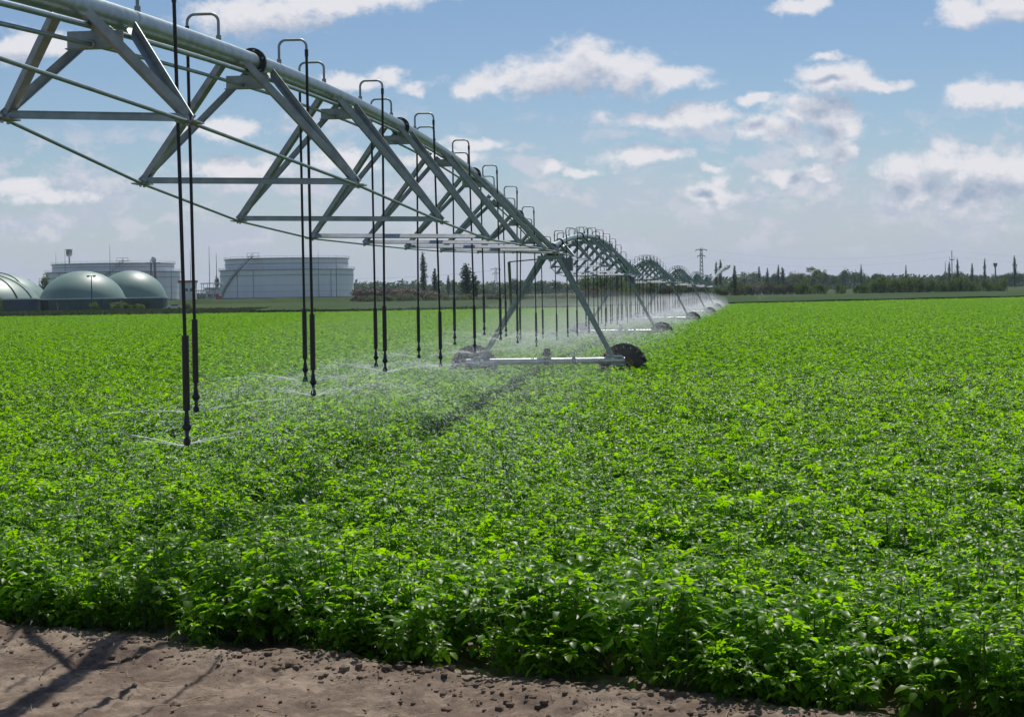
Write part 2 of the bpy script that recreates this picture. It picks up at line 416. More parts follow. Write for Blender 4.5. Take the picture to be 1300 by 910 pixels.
def build_span(i):
    A, B, L, t, sd, P = span_frame(i)
    root = empty('irrigation_span', P(L/2), 0); C = P(L/2)
    lab = ['long galvanized arched pipe span with triangular truss passing overhead at the upper left',
           'galvanized arched truss span just beyond the first wheeled tower', 'galvanized arched truss span between the second and third wheeled towers',
           'small looking arched truss span between the third and fourth wheeled towers', 'distant arched truss span between the fourth and fifth wheeled towers',
           'farthest arched truss span of the irrigation line, behind the spray'][i]
    tag(root, lab, 'irrigation span', 'spans of the irrigation machine')
    rel = lambda p: Vector(p)-C
    UP = Vector((0, 0, 1))
    b = MB(); N = 44 if i < 2 else 24
    b.tube([rel(P(s)) for s in [(L-.3)*k/N+.15 for k in range(N+1)]], .0875, 20 if i == 0 else 12); b.build('pipe', M['galv'], root)
    for q, (off, rr) in enumerate(((.10, .021), (-.03, .016))):
        b = MB(); b.tube([rel(P(s)+sd*off+UP*(-.145-.090*q)) for s in [(L-1)*k/N+.5 for k in range(N+1)]], rr, 8 if i == 0 else 5); b.build('cable_conduit', M['galv'], root)
    st = [3.92+4.09*k for k in range(10)]
    st = [s*L/44.4 for s in st]
    nl, nr_ = [], []
    for k, s in enumerate(st):
        w = WPROF[k] if i == 0 else min(WPROF[k], WPROF[9-k])*1.0 if k < 5 else max(.5, min(WPROF[k], WPROF[9-k]+.2))
        zj = lerp(A.z, B.z, s/L)+ZPROF[k]*(1 if i == 0 else .85)
        pc = P(s); base = Vector((pc.x, pc.y, zj))
        nodes = []
        for sg in (-1, 1):
            n_ = base+sd*sg*w+UP*(.055 if sg < 0 and i == 0 else 0); nodes.append(n_)
            (nl if sg < 0 else nr_).append(n_)
            for e in (-.46, .46):
                top = P(s+e)+sd*sg*.10+UP*(-.06)
                bb = MB(); bb.angle(rel(top), rel(n_-t*e*.08+UP*.02), .064 if i < 2 else .075, flip=sg*(1 if e > 0 else -1)); bb.build('brace', M['galv_dark'] if i == 0 else M['galv'], root)
            if i < 2:
                pb = MB()
                pb.box(rel(n_), (.15, .20, .012), Matrix(((sd.x, t.x, 0), (sd.y, t.y, 0), (0, 0, 1))))
                for ee in (-.055, .055): pb.tube([rel(n_+t*ee-UP*.03), rel(n_+t*ee+UP*.035)], .013, 6)
                pb.build('node_plate', M['bolt'], root)
        bb = MB()
        if k >= 4 or i: bb.lsec(rel(nodes[0]+UP*.07), rel(nodes[1]+UP*.07), (-t-UP).normalized(), (t-UP).normalized(), .075, .006)
        else: bb.lsec(rel(nodes[0]+UP*.06-t*.03), rel(nodes[1]+UP*.06-t*.03), -UP, t, .058, .006)
        bb.build('strut', M['alu'] if (k >= 4 or i) else M['galv'], root)  # brighter steel on the farther struts stands in for light catching them
        if i < 3:
            Mx = Matrix(((sd.x, t.x, 0), (sd.y, t.y, 0), (0, 0, 1)))
            bb = MB(); bb.box(rel(pc-UP*.200), (.40, .010, .12), Mx); bb.box(rel(pc-UP*.257+t*.035), (.44, .06, .008), Mx)
            for ee in (-.03, .10):
                bb.lathe([(.018, -.02), (.034, -.02), (.034, .02), (.018, .02)], 10)
                for q in range(len(bb.v)-40, len(bb.v)):
                    v = Vector(bb.v[q]); v = Vector((v.x, v.z, v.y)); bb.v[q] = tuple(Mx @ v + rel(pc+sd*ee-UP*(.145 if ee > 0 else .235)-t*.012))
            bb.build('cross_bracket', M['galv_dark'], root)
        if k % 2 == 0 and i < 4:
            tt = (P(s+.1)-P(s-.1)).normalized()
            bb = MB(); bb.tube([rel(pc-tt*.022+tt*.2), rel(pc+tt*.022+tt*.2)], .135, 18); fl = bb.build('flange', M['dark'], root)
            if i < 2:
                for q in range(6):
                    an = q*math.pi/3+.3; v = sd*math.cos(an)+UP*math.sin(an); bb = MB()
                    bb.tube([rel(pc+tt*.165+v*.112), rel(pc+tt*.24+v*.112)], .012, 6)
                    bb.build('bolt', M['bolt'], fl)
    for lst, sg in ((nl, -1), (nr_, 1)):
        a0 = P(.35)+sd*sg*.13-UP*.05; a1 = P(L-.35)+sd*sg*.13-UP*.12
        bb = MB(); bb.tube([rel(p) for p in [a0]+lst+[a1]], .0145 if i < 2 else .016, 8 if i == 0 else 5); bb.build('truss_rod', M['galv'], root)
    root['extent_m'] = round(L, 1)
for i in range(6): build_span(i)

# sprinkler drops ------------------------------------------------------------
def make_drop(side):
    root = empty('sprinkler_drop')
    b = MB(); pts = [(0, 0, .07)]
    for k in range(7):
        a = math.pi-math.pi/2*k/6; pts.append((.07+.07*math.cos(a), 0, .25+.07*math.sin(a)))
    for k in range(7):
        a = math.pi/2-math.pi/2*k/6; pts.append((.21+.07*math.cos(a), 0, .25+.07*math.sin(a)))
    pts.append((.28, 0, .15)); b.tube([(side*x, y, z) for x, y, z in pts], .0135, 8)
    b.tube([(0, 0, .07), (0, 0, .13)], .024, 8)
    b.build('gooseneck', M['galv_dark'], root)
    b = MB(); b.tube([(0, 0, 0), (0, 0, -1)], .0145, 8); h = b.build('hose', M['rubber'], root); h.location = (side*.28, 0, .2)
    b = MB(); b.tube([(0, 0, 0), (0, 0, -.07)], .019, 8); h = b.build('hose_clamp', M['weight'], root); h.location = (side*.28, 0, .22)
    b = MB(); b.tube([(0, 0, .56), (0, 0, 0)], .027, 12); b.build('weight', M['weight'], root)
    b = MB(); b.tube([(0, 0, 0), (0, 0, -.03), (0, 0, -.06), (0, 0, -.10), (0, 0, -.115), (0, 0, -.13), (0, 0, -.15)], [.016, .015, .021, .024, .036, .034, .020], 12)
    b.build('pressure_regulator', M['weight'], root)
    b = MB(); b.tube([(0, 0, -.15), (0, 0, -.205)], [.017, .013], 10); b.build('nozzle', M['nozblue'], root)
    b = MB(); b.tube([(0, 0, -.198), (0, 0, -.215), (0, 0, -.25), (0, 0, -.262)], [.014, .026, .030, .012], 12); b.build('spray_plate', M['weight'], root)
    return root
protoD = {1: make_drop(1), -1: make_drop(-1)}; used = set()
def place_drop(i, s, side, depthz, label):
    A, B, L, t, sd, P = span_frame(i)
    p = P(s)
    o = protoD[side] if side not in used else copy_tree(protoD[side]); used.add(side)
    o.location = p; o.rotation_euler = (0, 0, -math.atan2(t.x, t.y)); o['label'] = label; o['category'] = 'sprinkler drop'; o['group'] = 'sprinkler drops hanging from the irrigation pipe'
    wz = depthz-p.z+.262
    lx, ly = rnd.gauss(0, .028), rnd.gauss(0, .028)
    for c in o.children:
        n = c.name.split('.')[0]
        if n == 'hose':
            c.scale = (1, 1, (.2-wz-.5)); drop = c.scale.z
            c.rotation_euler = (math.asin(max(-1, min(1, ly/drop))), -math.asin(lx/drop), 0)
        elif n in ('weight', 'pressure_regulator', 'nozzle', 'spray_plate'):
            c.location = (side*.28+lx*1.05, ly*1.05, wz)
    return p+sd*side*.28+Vector((0, 0, depthz-p.z))
nozzles = []
s0A, s0B = jp(0), jp(1)
K = {12.9: 1.10, 17.3: 1.0, 21.5: .96, 25.7: 1.08, 29.7: 1.03, 33.9: .92, 37.7: 1.10, 41.6: 1.31,
     15.1: 1.01, 19.4: .97, 23.7: 1.0, 27.6: 1.02, 31.7: .94, 35.8: .87, 39.9: 1.0, 44.0: 1.2}
for q, Yv in enumerate(sorted(K)):
    side = 1 if q % 2 == 0 else -1
    lab = 'weighted black hose drop, %s from the camera on the nearest span, %s of the pipe' % (ORD[q], 'right' if side > 0 else 'left')
    nozzles.append((0, place_drop(0, (Yv-4.0)/math.cos(math.atan(.1063)), side, HC-K[Yv], lab)))
spanword = ['', 'span after the first tower', 'span after the second tower', 'span after the third tower', 'span after the fourth tower', 'farthest span']
for i in range(1, 6):
    L = span_frame(i)[2]; n = 21
    for q in range(n):
        s = 1.3+q*(L-2.6)/(n-1); side = 1 if q % 2 else -1
        z = gz(TW[i][1]+s)+1.33+.10*math.sin(q*1.7+i)
        nozzles.append((i, place_drop(i, s, side, z, 'thin black sprinkler drop, %s from the near end of the %s' % (ORD[q], spanword[i]))))

# towers ---------------------------------------------------------------------
def make_wheel(parent, x, y, rim_name='wheel'):
    w = empty('wheel', (x, y, .66)); w.parent = parent
    b = MB(); prof = []
    n = 40
    rt = .60
    for r, yy in ((.33, -.15), (.42, -.19), (.52, -.19), (.565, -.16), (.58, 0), (.565, .16), (.52, .19), (.42, .19), (.33, .15)):
        prof.append((r, yy))
    vs = [(r*math.cos(2*math.pi*k/n), yy, r*math.sin(2*math.pi*k/n)) for r, yy in prof for k in range(n)]
    b.add(vs, [(i*n+k, (i+1)*n+k, (i+1)*n+(k+1) % n, i*n+(k+1) % n) for i in range(len(prof)-1) for k in range(n)], True)
    for k in range(18):                                    # chevron tread lugs
        for sg in (-1, 1):
            a = 2*math.pi*(k+(.5 if sg > 0 else 0))/18
            Mr = Matrix.Rotation(-a, 3, 'Y') @ Matrix.Rotation(sg*R(32), 3, 'X')
            c = Matrix.Rotation(-a, 3, 'Y') @ Vector((.615, sg*.10, 0))
            b.box(c, (.10, .24, .055), Mr)
            c = Matrix.Rotation(-a+sg*.0, 3, 'Y') @ Vector((.575, sg*.20, -sg*.0-.06))
            b.box(c, (.15, .045, .055), Mr)
    b.build('tyre', M['tyre'], w)
    b = MB(); vs = []
    for r, yy in ((.335, -.15), (.31, -.10), (.12, -.06), (.10, -.12), (.0, -.12)):
        for k in range(24): vs.append((r*math.cos(2*math.pi*k/24), yy, r*math.sin(2*math.pi*k/24)))
    b.add(vs, [(i*24+k, (i+1)*24+k, (i+1)*24+(k+1) % 24, i*24+(k+1) % 24) for i in range(4) for k in range(24)], True)
    vs2 = [(x_, -y_+.0, z_) for x_, y_, z_ in vs]
    b.add(vs2, [(i*24+(k+1) % 24, (i+1)*24+(k+1) % 24, (i+1)*24+k, i*24+k) for i in range(4) for k in range(24)], True)
    b.build('rim', M['rim'], w)
    b = MB(); b.box((0, -.20, 0), (.20, .18, .26)); b.tube([(0, -.30, 0), (0, .13, 0)], .05, 12); b.tube([(-.13, -.20, .02), (.13, -.20, .02)], .09, 12)
    b.build('gearbox', M['dark'], w)
    return w
def make_tower():
    root = empty('drive_tower')
    H = 3.95
    b = MB(); b.tube([(-2.27, 0, .86), (2.17, 0, .86)], .092, 20); b.build('base_beam', M['alu'], root)
    for x in (-1.98, -.0, .75, 1.98):
        b = MB()
        if abs(x) > 1: b.box((x, .10, .84), (.34, .30, .24)); b.box((x, .02, .98), (.22, .24, .03))
        else: b.tube([(x-.06, 0, .86), (x+.06, 0, .86)], .108, 16); b.box((x, .0, .99), (.09, .08, .05))
        b.build('beam_bracket', M['galv_dark'], root)
    make_wheel(root, -2.12, .42); make_wheel(root, 2.12, .42)
    for sx in (-1, 1):
        for e in (-.55, .55):
            b = MB(); b.angle((OFF*.7+sx*.24, e, H-.22), (sx*1.83, e*.10, .95), .10, .009, flip=sx*(1 if e > 0 else -1)); b.build('leg', M['galv_dark'], root)
    for z in (2.2,):
        for e in (-.32, .32): pass
    b = MB()
    for e in (-.55, .55): b.box((OFF*.7, e, H-.20), (.66, .08, .09))
    for sx in (-1, 1): b.box((OFF*.7+sx*.26, 0, H-.255), (.07, 1.18, .02))
    b.build('top_frame', M['galv'], root)
    b = MB(); b.tube([(-1.02, -.1, H-.3), (-.98, -.05, 2.35)], .042, 8); b.tube([(-1.02, -.1, H-.3), (-.2, -.1, H-.24)], .02, 6); b.build('cable_duct', M['olive'], root)
    b = MB(); b.tube([(OFF, -.42, H+.07), (OFF, .42, H+.07)], .125, 16); b.box((OFF, 0, H-.08), (.30, .30, .14)); b.build('pipe_joint', M['dark'], root)
    b = MB(); b.box((.62, -.15, H-.40), (.30, .26, .36)); b.box((.40, -.15, H-.2), (.3, .05, .04)); b.build('control_box', M['grey'], root)
    b = MB(); b.tube([(.0, 0, 1.0), (.0, 0, 1.22)], .09, 12); b.box((0, 0, 1.06), (.24, .22, .10)); b.build('drive_motor', M['dark'], root)
    b = MB()
    for sx in (-1, 1): b.tube([(sx*.1, .15, .86), (sx*1.98, .28, .72)], .018, 6)
    b.build('drive_shaft', M['dark'], root)
    return root
TL = ['tower behind the viewpoint', 'nearest wheeled drive tower standing in the crop with yellow hubbed muddy wheels', 'second wheeled drive tower, left wheel veiled by spray',
      'third wheeled drive tower, counted from the camera', 'fourth wheeled drive tower, fading into the mist', 'fifth small wheeled drive tower in the spray', 'last and farthest wheeled drive tower beside the water jet']
tower0 = None
for i in range(1, 7):
    o = make_tower() if tower0 is None else copy_tree(tower0)
    tower0 = tower0 or o
    x, y = TW[i]; z = gz(y)
    pr = jp(min(i+1, 6))-jp(i-1)
    o.location = (x, y, JOINT[i]-3.95-.0); o.rotation_euler = (0, 0, -math.atan2(pr.x, pr.y))
    tag(o, TL[i], 'irrigation tower', 'drive towers of the irrigation machine')
# end overhang with big gun ----------------------------------------------------
J = jp(6); tdir = (jp(6)-jp(5)).normalized()
root = empty('end_gun', J); tag(root, 'short overhanging pipe and end gun sprinkler past the last tower', 'end gun')
b = MB(); tip = Vector((tdir.x, tdir.y, .02))*9
b.tube([(0, 0, 0), tip], .07, 10); b.build('pipe', M['galv'], root)
b = MB(); b.tube([tip*.6, (0, 0, 1.4)], .015, 5); b.tube([(0, 0, 0), (0, 0, 1.4)], .03, 6); b.build('stay', M['galv'], root)
b = MB(); b.tube([tip, tip+Vector((0, 0, .15)), tip+Vector((.15, .5, .30)), tip+Vector((.35, 1.4, .55))], [.05, .06, .05, .03], 8); b.build('barrel', M['dark'], root)
GUN = J+tip+Vector((.35, 1.4, .55))

# ------------------------------------------------------------------ water
def mat_water():
    m, nt, b = new_mat('water_drops'); out = nt.nodes['Material Output']
    b.inputs['Base Color'].default_value = (.93, .95, .97, 1); b.inputs['Roughness'].default_value = .45
    tr = nt.nodes.new('ShaderNodeBsdfTranslucent'); tr.inputs['Color'].default_value = (.93, .96, .98, 1)
    n = nz(nt, 30, 2); tp = nt.nodes.new('ShaderNodeBsdfTransparent')
    m1 = nt.nodes.new('ShaderNodeMixShader'); m1.inputs[0].default_value = .6
    m2 = nt.nodes.new('ShaderNodeMixShader'); mr = nt.nodes.new('ShaderNodeMapRange'); mr.inputs[3].default_value = .35; mr.inputs[4].default_value = .65
    nt.links.new(n, mr.inputs[0]); nt.links.new(mr.outputs[0], m2.inputs[0])
    nt.links.new(b.outputs[0], m1.inputs[1]); nt.links.new(tr.outputs[0], m1.inputs[2])
    nt.links.new(m1.outputs[0], m2.inputs[1]); nt.links.new(tp.outputs[0], m2.inputs[2])
    nt.links.new(m2.outputs[0], out.inputs['Surface']); return m
M['water'] = mat_water()
def streak(mb, p, v, L, w):
    d = v.normalized(); u = d.orthogonal().normalized(); k = d.cross(u)
    a = rnd.uniform(0, 6.28); u, k = u*math.cos(a)+k*math.sin(a), k*math.cos(a)-u*math.sin(a)
    mb.add([p-d*L/2, p+u*w, p-u*w*.5+k*w*.87, p-u*w*.5-k*w*.87, p+d*L/2],
           [(0, 1, 2), (0, 2, 3), (0, 3, 1), (4, 2, 1), (4, 3, 2), (4, 1, 3)])
G = Vector((0, 0, -9.8))
def spray(mb, nz_, n_jets, drops, v0, Ls, w, a0):
    for j in range(n_jets):
        a = a0+2*math.pi*j/n_jets; el = R(rnd.uniform(10, 17))
        vel = Vector((math.cos(a)*math.cos(el), math.sin(a)*math.cos(el), math.sin(el)))*v0*rnd.uniform(.9, 1.08)
        for q in range(drops):
            tm = rnd.random()**.75*.72
            vv = vel*math.exp(-.55*tm)
            p = nz_+vel*(1-math.exp(-.55*tm))/.55+G*.5*tm*tm*.9
            sp = .015+.22*tm*tm*4
            p = p+Vector((rnd.gauss(0, sp), rnd.gauss(0, sp), rnd.gauss(0, sp*.6)))
            if p.z < .35: continue
            streak(mb, p, vv+G*tm, Ls*rnd.uniform(.5, 1.4), w*rnd.uniform(.6, 1.3))
WL = ['fine arcs of spray thrown by the nozzles of the nearest span', 'white spray drifting under the span after the first tower', 'white spray under the span after the second tower',
      'white spray under the span after the third tower', 'white spray under the span after the fourth tower', 'white spray under the farthest span']
for i in range(6):
    b = MB()
    for k, (si, p) in enumerate(nozzles):
        if si != i: continue
        if i == 0: spray(b, p, 9, 75 if k < 2 else (420 if k < 8 else 260), 4.8, .03, .0019 if k < 2 else .0026, rnd.uniform(0, 6))
        else: spray(b, p, 10, 60, 5.5, .06+.02*i, .0045+.0022*i, rnd.uniform(0, 6))
    tag(b.build('water_spray', M['water']), WL[i], 'water spray', kind='stuff')
# continuous jets close to the nozzles of the nearest drops
b = MB()
for k, (si, p) in enumerate(nozzles[:12]):
    for j in range(7):
        a = k*.9+.35+2*math.pi*j/7; el = R(rnd.uniform(9, 17)); ln = rnd.uniform(.03, .07) if j % 3 else rnd.uniform(.07, .14)
        vel = Vector((math.cos(a)*math.cos(el), math.sin(a)*math.cos(el), math.sin(el)))*6.5
        b.tube([p+vel*q*ln/6+G*.5*(q*ln/6)**2 for q in range(7)], [.0032-.0003*q for q in range(7)], 4, False)
tag(b.build('water_jets', M['water']), 'thin solid jets of water leaving the nearest nozzles', 'water jets', kind='stuff')
b = MB()
for k in range(9000):
    tm = rnd.random()**1.3*1.75 if k % 4 == 0 else rnd.random()*.50
    vel = Vector((7.2, 15, 7.2)); p = GUN+vel*tm+G*.5*tm*tm
    sp = .05+.30*tm**1.5
    p = p+Vector((rnd.gauss(0, sp), rnd.gauss(0, sp), rnd.gauss(0, sp)-(rnd.random()**2*2.5*tm if k % 4 == 0 else 0)))
    if p.z > .3: streak(b, p, vel+G*tm, .16 if k % 4 == 0 else .6, (.022 if k % 4 == 0 else .06)*rnd.uniform(.5, 1))
tag(b.build('gun_jet', M['water']), 'white water jet shot up and right by the end gun', 'water jet', kind='stuff')
def mat_mist(name, dens):
    m = bpy.data.materials.new(name); m.use_nodes = True; nt = m.node_tree
    nt.nodes.remove(nt.nodes['Principled BSDF']); pv = nt.nodes.new('ShaderNodeVolumePrincipled')
    pv.inputs['Color'].default_value = (.95, .97, 1, 1); pv.inputs['Density'].default_value = dens; pv.inputs['Anisotropy'].default_value = .35
    nt.links.new(pv.outputs[0], nt.nodes['Material Output'].inputs['Volume']); return m
MIST = True
if MIST:
    ml = ['pale mist of fine droplets left of the first tower', 'pale mist hanging under the span after the first tower', 'pale mist under the span after the second tower',
          'pale mist under the span after the third tower', 'pale mist under the span after the fourth tower', 'pale mist around the last tower']
    for i, q in [(i, q) for i in range(6) for q in (0, 1, 2)]:
        A, B, L, t, sd, P = span_frame(i); qs = (1.12, .80, .5)[q]
        b = MB(); n = 24; m = 30
        a_, b_ = (.42, 1.0) if i == 0 else (.0, 1.0)
        C = P(L*(a_+b_)/2); C.z = gz(C.y)+1.15
        half = L*(b_-a_)/2*.97; vs = []
        import bmesh
        bm = bmesh.new(); bmesh.ops.create_uvsphere(bm, u_segments=28, v_segments=18, radius=1)
        for v in bm.verts:
            c = v.co; k = 1+.22*mnoise.noise(Vector((c.x*2+i*5, c.y*3, c.z*2+q)))
            lat = 4.6*k if c.x < 0 else 3.2*k
            vs.append(tuple(C+sd*(c.x*lat*qs-.6)+t*(c.y*half*(1, .93, .85)[q])+Vector((0, 0, c.z*(1.5 if c.z > 0 else .75)*k*(1.1, .85, .6)[q]))))
        b.add(vs, [[v.index for v in f.verts] for f in bm.faces], True); bm.free()
        tag(b.build('mist', mat_mist('mist_%d_%d' % (i, q), (.0030, .0060, .008, .010, .011, .011)[i])), ('thin outer edge of the ', 'middle of the ', 'dense core of the ')[q]+ml[i], 'mist', kind='stuff')

# ------------------------------------------------------------------ trees
import itertools
def leaf_cloud(mb, blobs, n, size, rg, shell=.55):
    tot = sum(b[3]*b[4] for b in blobs)
    for (x, y, z, rx, rz) in blobs:
        m = int(n*rx*rz/tot)
        for _ in range(m):
            v = Vector((rg.gauss(0, 1), rg.gauss(0, 1), rg.gauss(0, 1))).normalized()*(rg.uniform(shell, 1.08))
            k = 1+.25*mnoise.noise(v*1.8+Vector((x, y, z)))
            c = Vector((x+v.x*rx*k, y+v.y*rx*k, z+v.z*rz*k))
            a = Vector((rg.gauss(0, 1), rg.gauss(0, 1), rg.gauss(0, 1))).normalized(); u = a.orthogonal().normalized(); w = a.cross(u)
            s = size*rg.uniform(.6, 1.3)
            mb.add([c+u*s, c+w*s*.7, c-u*s, c-w*s*.7], [(0, 1, 2, 3)])
def tree_proto(kind, mat, seed):
    """unit trees, 1 m tall; scaled when placed"""
    rg = random.Random(seed); tr = MB(); cr = MB()
    if kind == 'round':
        tr.tube([(0, 0, 0), (.01, 0, .25), (.0, .01, .6)], [.03, .024, .01], 6)
        for k in range(5):
            a = k*1.25; tr.tube([(0, 0, .22+.05*k), (math.cos(a)*.22, math.sin(a)*.22, .45+.07*k)], [.014, .005], 4)
        bl = [(0, 0, .6, .30, .33)]+[(rg.uniform(-.3, .3), rg.uniform(-.3, .3), rg.uniform(.35, .84), rg.uniform(.12, .22), rg.uniform(.10, .17)) for _ in range(11)]
        leaf_cloud(cr, bl, 1500, .028, rg)
    elif kind == 'poplar':
        tr.tube([(0, 0, 0), (0, 0, .5), (0, 0, .9)], [.022, .015, .004], 6)
        bl = [(rg.uniform(-.012, .012), rg.uniform(-.012, .012), .12+.84*k/13, (.10*math.sin(math.pi*(.14+.82*k/13))**.5+.012)*rg.uniform(.75, 1.15), .075) for k in range(14)]
        leaf_cloud(cr, bl, 1300, .020, rg, .3)
    elif kind == 'shrub':
        for k in range(5):
            a = k*1.25; tr.tube([(0, 0, 0), (math.cos(a)*.25, math.sin(a)*.25, .55)], [.03, .008], 4)
        bl = [(0, 0, .42, .55, .40)]+[(rg.uniform(-.6, .6), rg.uniform(-.5, .5), rg.uniform(.2, .75), rg.uniform(.2, .34), rg.uniform(.15, .26)) for _ in range(10)]
        leaf_cloud(cr, bl, 1500, .045, rg)
    elif kind == 'open':
        tr.tube([(0, 0, 0), (.01, 0, .3), (-.01, .01, .8)], [.028, .02, .006], 6)
        for k in range(8):
            a = k*2.4; tr.tube([(0, 0, .25+.05*k), (math.cos(a)*.26, math.sin(a)*.26, .5+.05*k)], [.012, .004], 4)
        bl = [(rg.uniform(-.32, .32), rg.uniform(-.32, .32), rg.uniform(.38, .92), rg.uniform(.07, .15), rg.uniform(.06, .11)) for _ in range(20)]
        leaf_cloud(cr, bl, 1100, .026, rg)
    t_me = tr.mesh('trunk', M['bark']); c_me = cr.mesh('crown', mat)
    return t_me, c_me
TP = {}
for kind, mats in (('round', ('tree_dark', 'tree_mid', 'tree_light')), ('poplar', ('tree_dark', 'tree_mid')), ('shrub', ('bush', 'tree_brown', 'tree_light', 'tree_dark')), ('open', ('tree_light', 'tree_mid'))):
    for m_ in mats:
        for v in range(2): TP[(kind, m_, v)] = tree_proto(kind, M[m_], hash((kind == 'round', len(m_), v)) % 999+v)
names = {'round': 'leafy_tree', 'poplar': 'poplar_tree', 'shrub': 'bush', 'open': 'sparse_tree'}
def tree(kind, m_, px, top, Y, wpx=None, base=None, label='', group=None):
    """a tree standing at distance Y with its top at photo row `top`"""
    p = at(px, top, Y); z0 = gz(Y)-.1
    h = p.z-z0; v = rnd.randrange(2)
    natural = {'round': .95, 'poplar': .26, 'shrub': 1.5, 'open': .8}[kind]
    wid = wpx*Y/F if wpx else h*natural
    sx = wid/natural
    o = empty(names[kind], (p.x, Y, z0), rnd.uniform(0, 6.28)); o.scale = (sx, sx, h)
    t_me, c_me = TP[(kind, m_, v)]
    for nm, me in (('trunk', t_me), ('crown', c_me)):
        c = bpy.data.objects.new(nm if kind != 'shrub' else {'trunk': 'branches', 'crown': 'foliage'}[nm], me); COL.objects.link(c); c.parent = o
    tag(o, label, {'round': 'tree', 'poplar': 'poplar', 'shrub': 'bush', 'open': 'tree'}[kind], group); return o
# left and centre
tree('round', 'tree_mid', 55, 345, 560, 20, label='leafy green tree rising between the left storage domes')
tree('open', 'tree_light', 33, 352, 600, 12, label='pale small tree top showing behind the leftmost dome')
tree('shrub', 'bush', -4, 374, 330, 14, label='green bush cut off by the left edge of the photo')
for (px, top, w, m_, lab) in ((119, 382, 14, 'bush', 'dark green bush before the wall of the first full dome'), (148, 381, 22, 'tree_light', 'yellow green spreading bush in front of the dome wall'),
                              (164, 384, 12, 'bush', 'small dark bush between two paler bushes by the dome wall'), (178, 384, 14, 'tree_light', 'pale bush near the right end of the dome wall'), (239, 383, 12, 'tree_light', 'light green bush right of the nearest sprinkler hose')):
    tree('shrub', m_, px, top, 400, w, label=lab)
tree('round', 'tree_dark', 275, 347, 860, 7, label='narrow dark tree standing left of the right storage tank')
for px, top, w, Y, lab in ((537, 322, 12, 620, 'tallest dark poplar beyond the field left of the first tower'), (552, 342, 12, 600, 'shorter dark poplar right of the tallest one'),
                           (569, 350, 7, 900, 'small hazy poplar between two bigger poplars'), (576, 353, 6, 900, 'slim hazy poplar left of the broad dark conical tree'),
                           (592, 336, 25, 560, 'broad dark conical poplar by the first tower'), (603, 350, 14, 570, 'lower rounded poplar leaning on the broad conical one')):
    tree('poplar', 'tree_dark', px, top, Y, w, label=lab)
for k, (px, top, w, kind, m_) in enumerate(((655, 352, 26, 'round', 'tree_dark'), (640, 360, 18, 'round', 'tree_mid'), (683, 356, 22, 'round', 'tree_dark'), (708, 355, 24, 'round', 'tree_dark'), (727, 357, 22, 'round', 'tree_mid'), (615, 362, 22, 'round', 'tree_mid'), (668, 360, 20, 'round', 'tree_dark'))):
    tree(kind, m_, px, top, 980, w, label='hazy dark tree in the distant row seen between the tower legs', group='trees in the distant row')
for k, (px, top, w, m_) in enumerate(((742, 347, 26, 'tree_mid'), (765, 342, 30, 'tree_mid'), (785, 346, 26, 'tree_light'), (806, 352, 24, 'tree_mid'), (828, 354, 26, 'tree_mid'), (850, 352, 26, 'tree_light'), (872, 354, 24, 'tree_mid'), (893, 356, 22, 'tree_light'))):
    tree('round', m_, px, top, 620, w, label='olive green tree of the grove behind the far spans', group='grove behind the far spans')
for k in range(22):
    px = 742+k*9+rnd.uniform(-3, 3)
    tree('shrub', rnd.choice(['bush', 'tree_brown', 'bush']), px, 362+rnd.uniform(-2, 3), 585, rnd.uniform(14, 20), label='low bush at the foot of the grove behind the far spans', group='bushes under the grove')
for k in range(26):
    px = 455+k*11+rnd.uniform(-4, 4)
    if px > 740: break
    tree('shrub', rnd.choice(['bush', 'tree_brown', 'tree_light', 'bush']), px, 373.5+rnd.uniform(-2.5, 2), 520, rnd.uniform(12, 20), label='low green shrub in the scrubby strip beyond the field', group='shrubs in the strip beyond the field')
# right side
POP = [(909, 333, 6, 'left poplar of the pair above the water jet'), (914.5, 331, 7, 'right poplar of the pair above the water jet'), (932.5, 338, 9, 'dark poplar right beside the end of the water jet'),
       (963.5, 339, 6, 'poplar left of the pylon wires over the brownish shrubs'), (974, 341, 6, 'poplar standing second after the water jet'), (988, 337, 5, 'thin poplar left in the tight group of two'),
       (993.5, 340, 9, 'wider poplar right in the tight group of two'), (1093, 336, 4, 'lone slim poplar top above the middle of the right tree line'), (1150, 337, 3.5, 'thinnest poplar spike left of the tall pole'),
       (1205, 333, 5, 'poplar just left of the tall double armed pole'), (1215.5, 329, 5.5, 'poplar just right of the tall double armed pole'), (1234, 335, 5, 'short poplar above the hazy round trees'), (1250, 329, 5, 'poplar midway between the pole and the right edge'),
       (1288, 326, 7, 'tallest poplar close to the right edge')]
for px, top, w, lab in POP: tree('poplar', 'tree_dark', px, top, 900 if px != 932.5 else 560, w, label=lab)
tree('open', 'tree_light', 1034, 338, 800, 26, label='large pale open crowned tree in the right tree line')
tree('open', 'tree_light', 1023, 346, 820, 18, label='smaller pale tree left of the large open crowned one')
for k in range(44):                                              # hazy belt
    px = 938+k*8.6+rnd.uniform(-3, 3); top = 349+rnd.uniform(-6, 4)
    if 1055 < px < 1110: top -= 4
    if 1180 < px < 1235: top -= 2
    tree('round', rnd.choice(['tree_dark', 'tree_dark', 'tree_mid']), px, top, rnd.uniform(980, 1250), rnd.uniform(14, 24), label='hazy blue green tree in the far belt behind the right bushes', group='far tree belt on the right')
for k in range(17):
    px = 930+k*5.5+rnd.uniform(-2, 2)
    tree('shrub', rnd.choice(['tree_brown', 'tree_brown', 'bush']), px, 358+rnd.uniform(-3, 3), 640, rnd.uniform(11, 18), label='brownish shrub right of the water jet below the poplars', group='brownish shrubs by the jet')
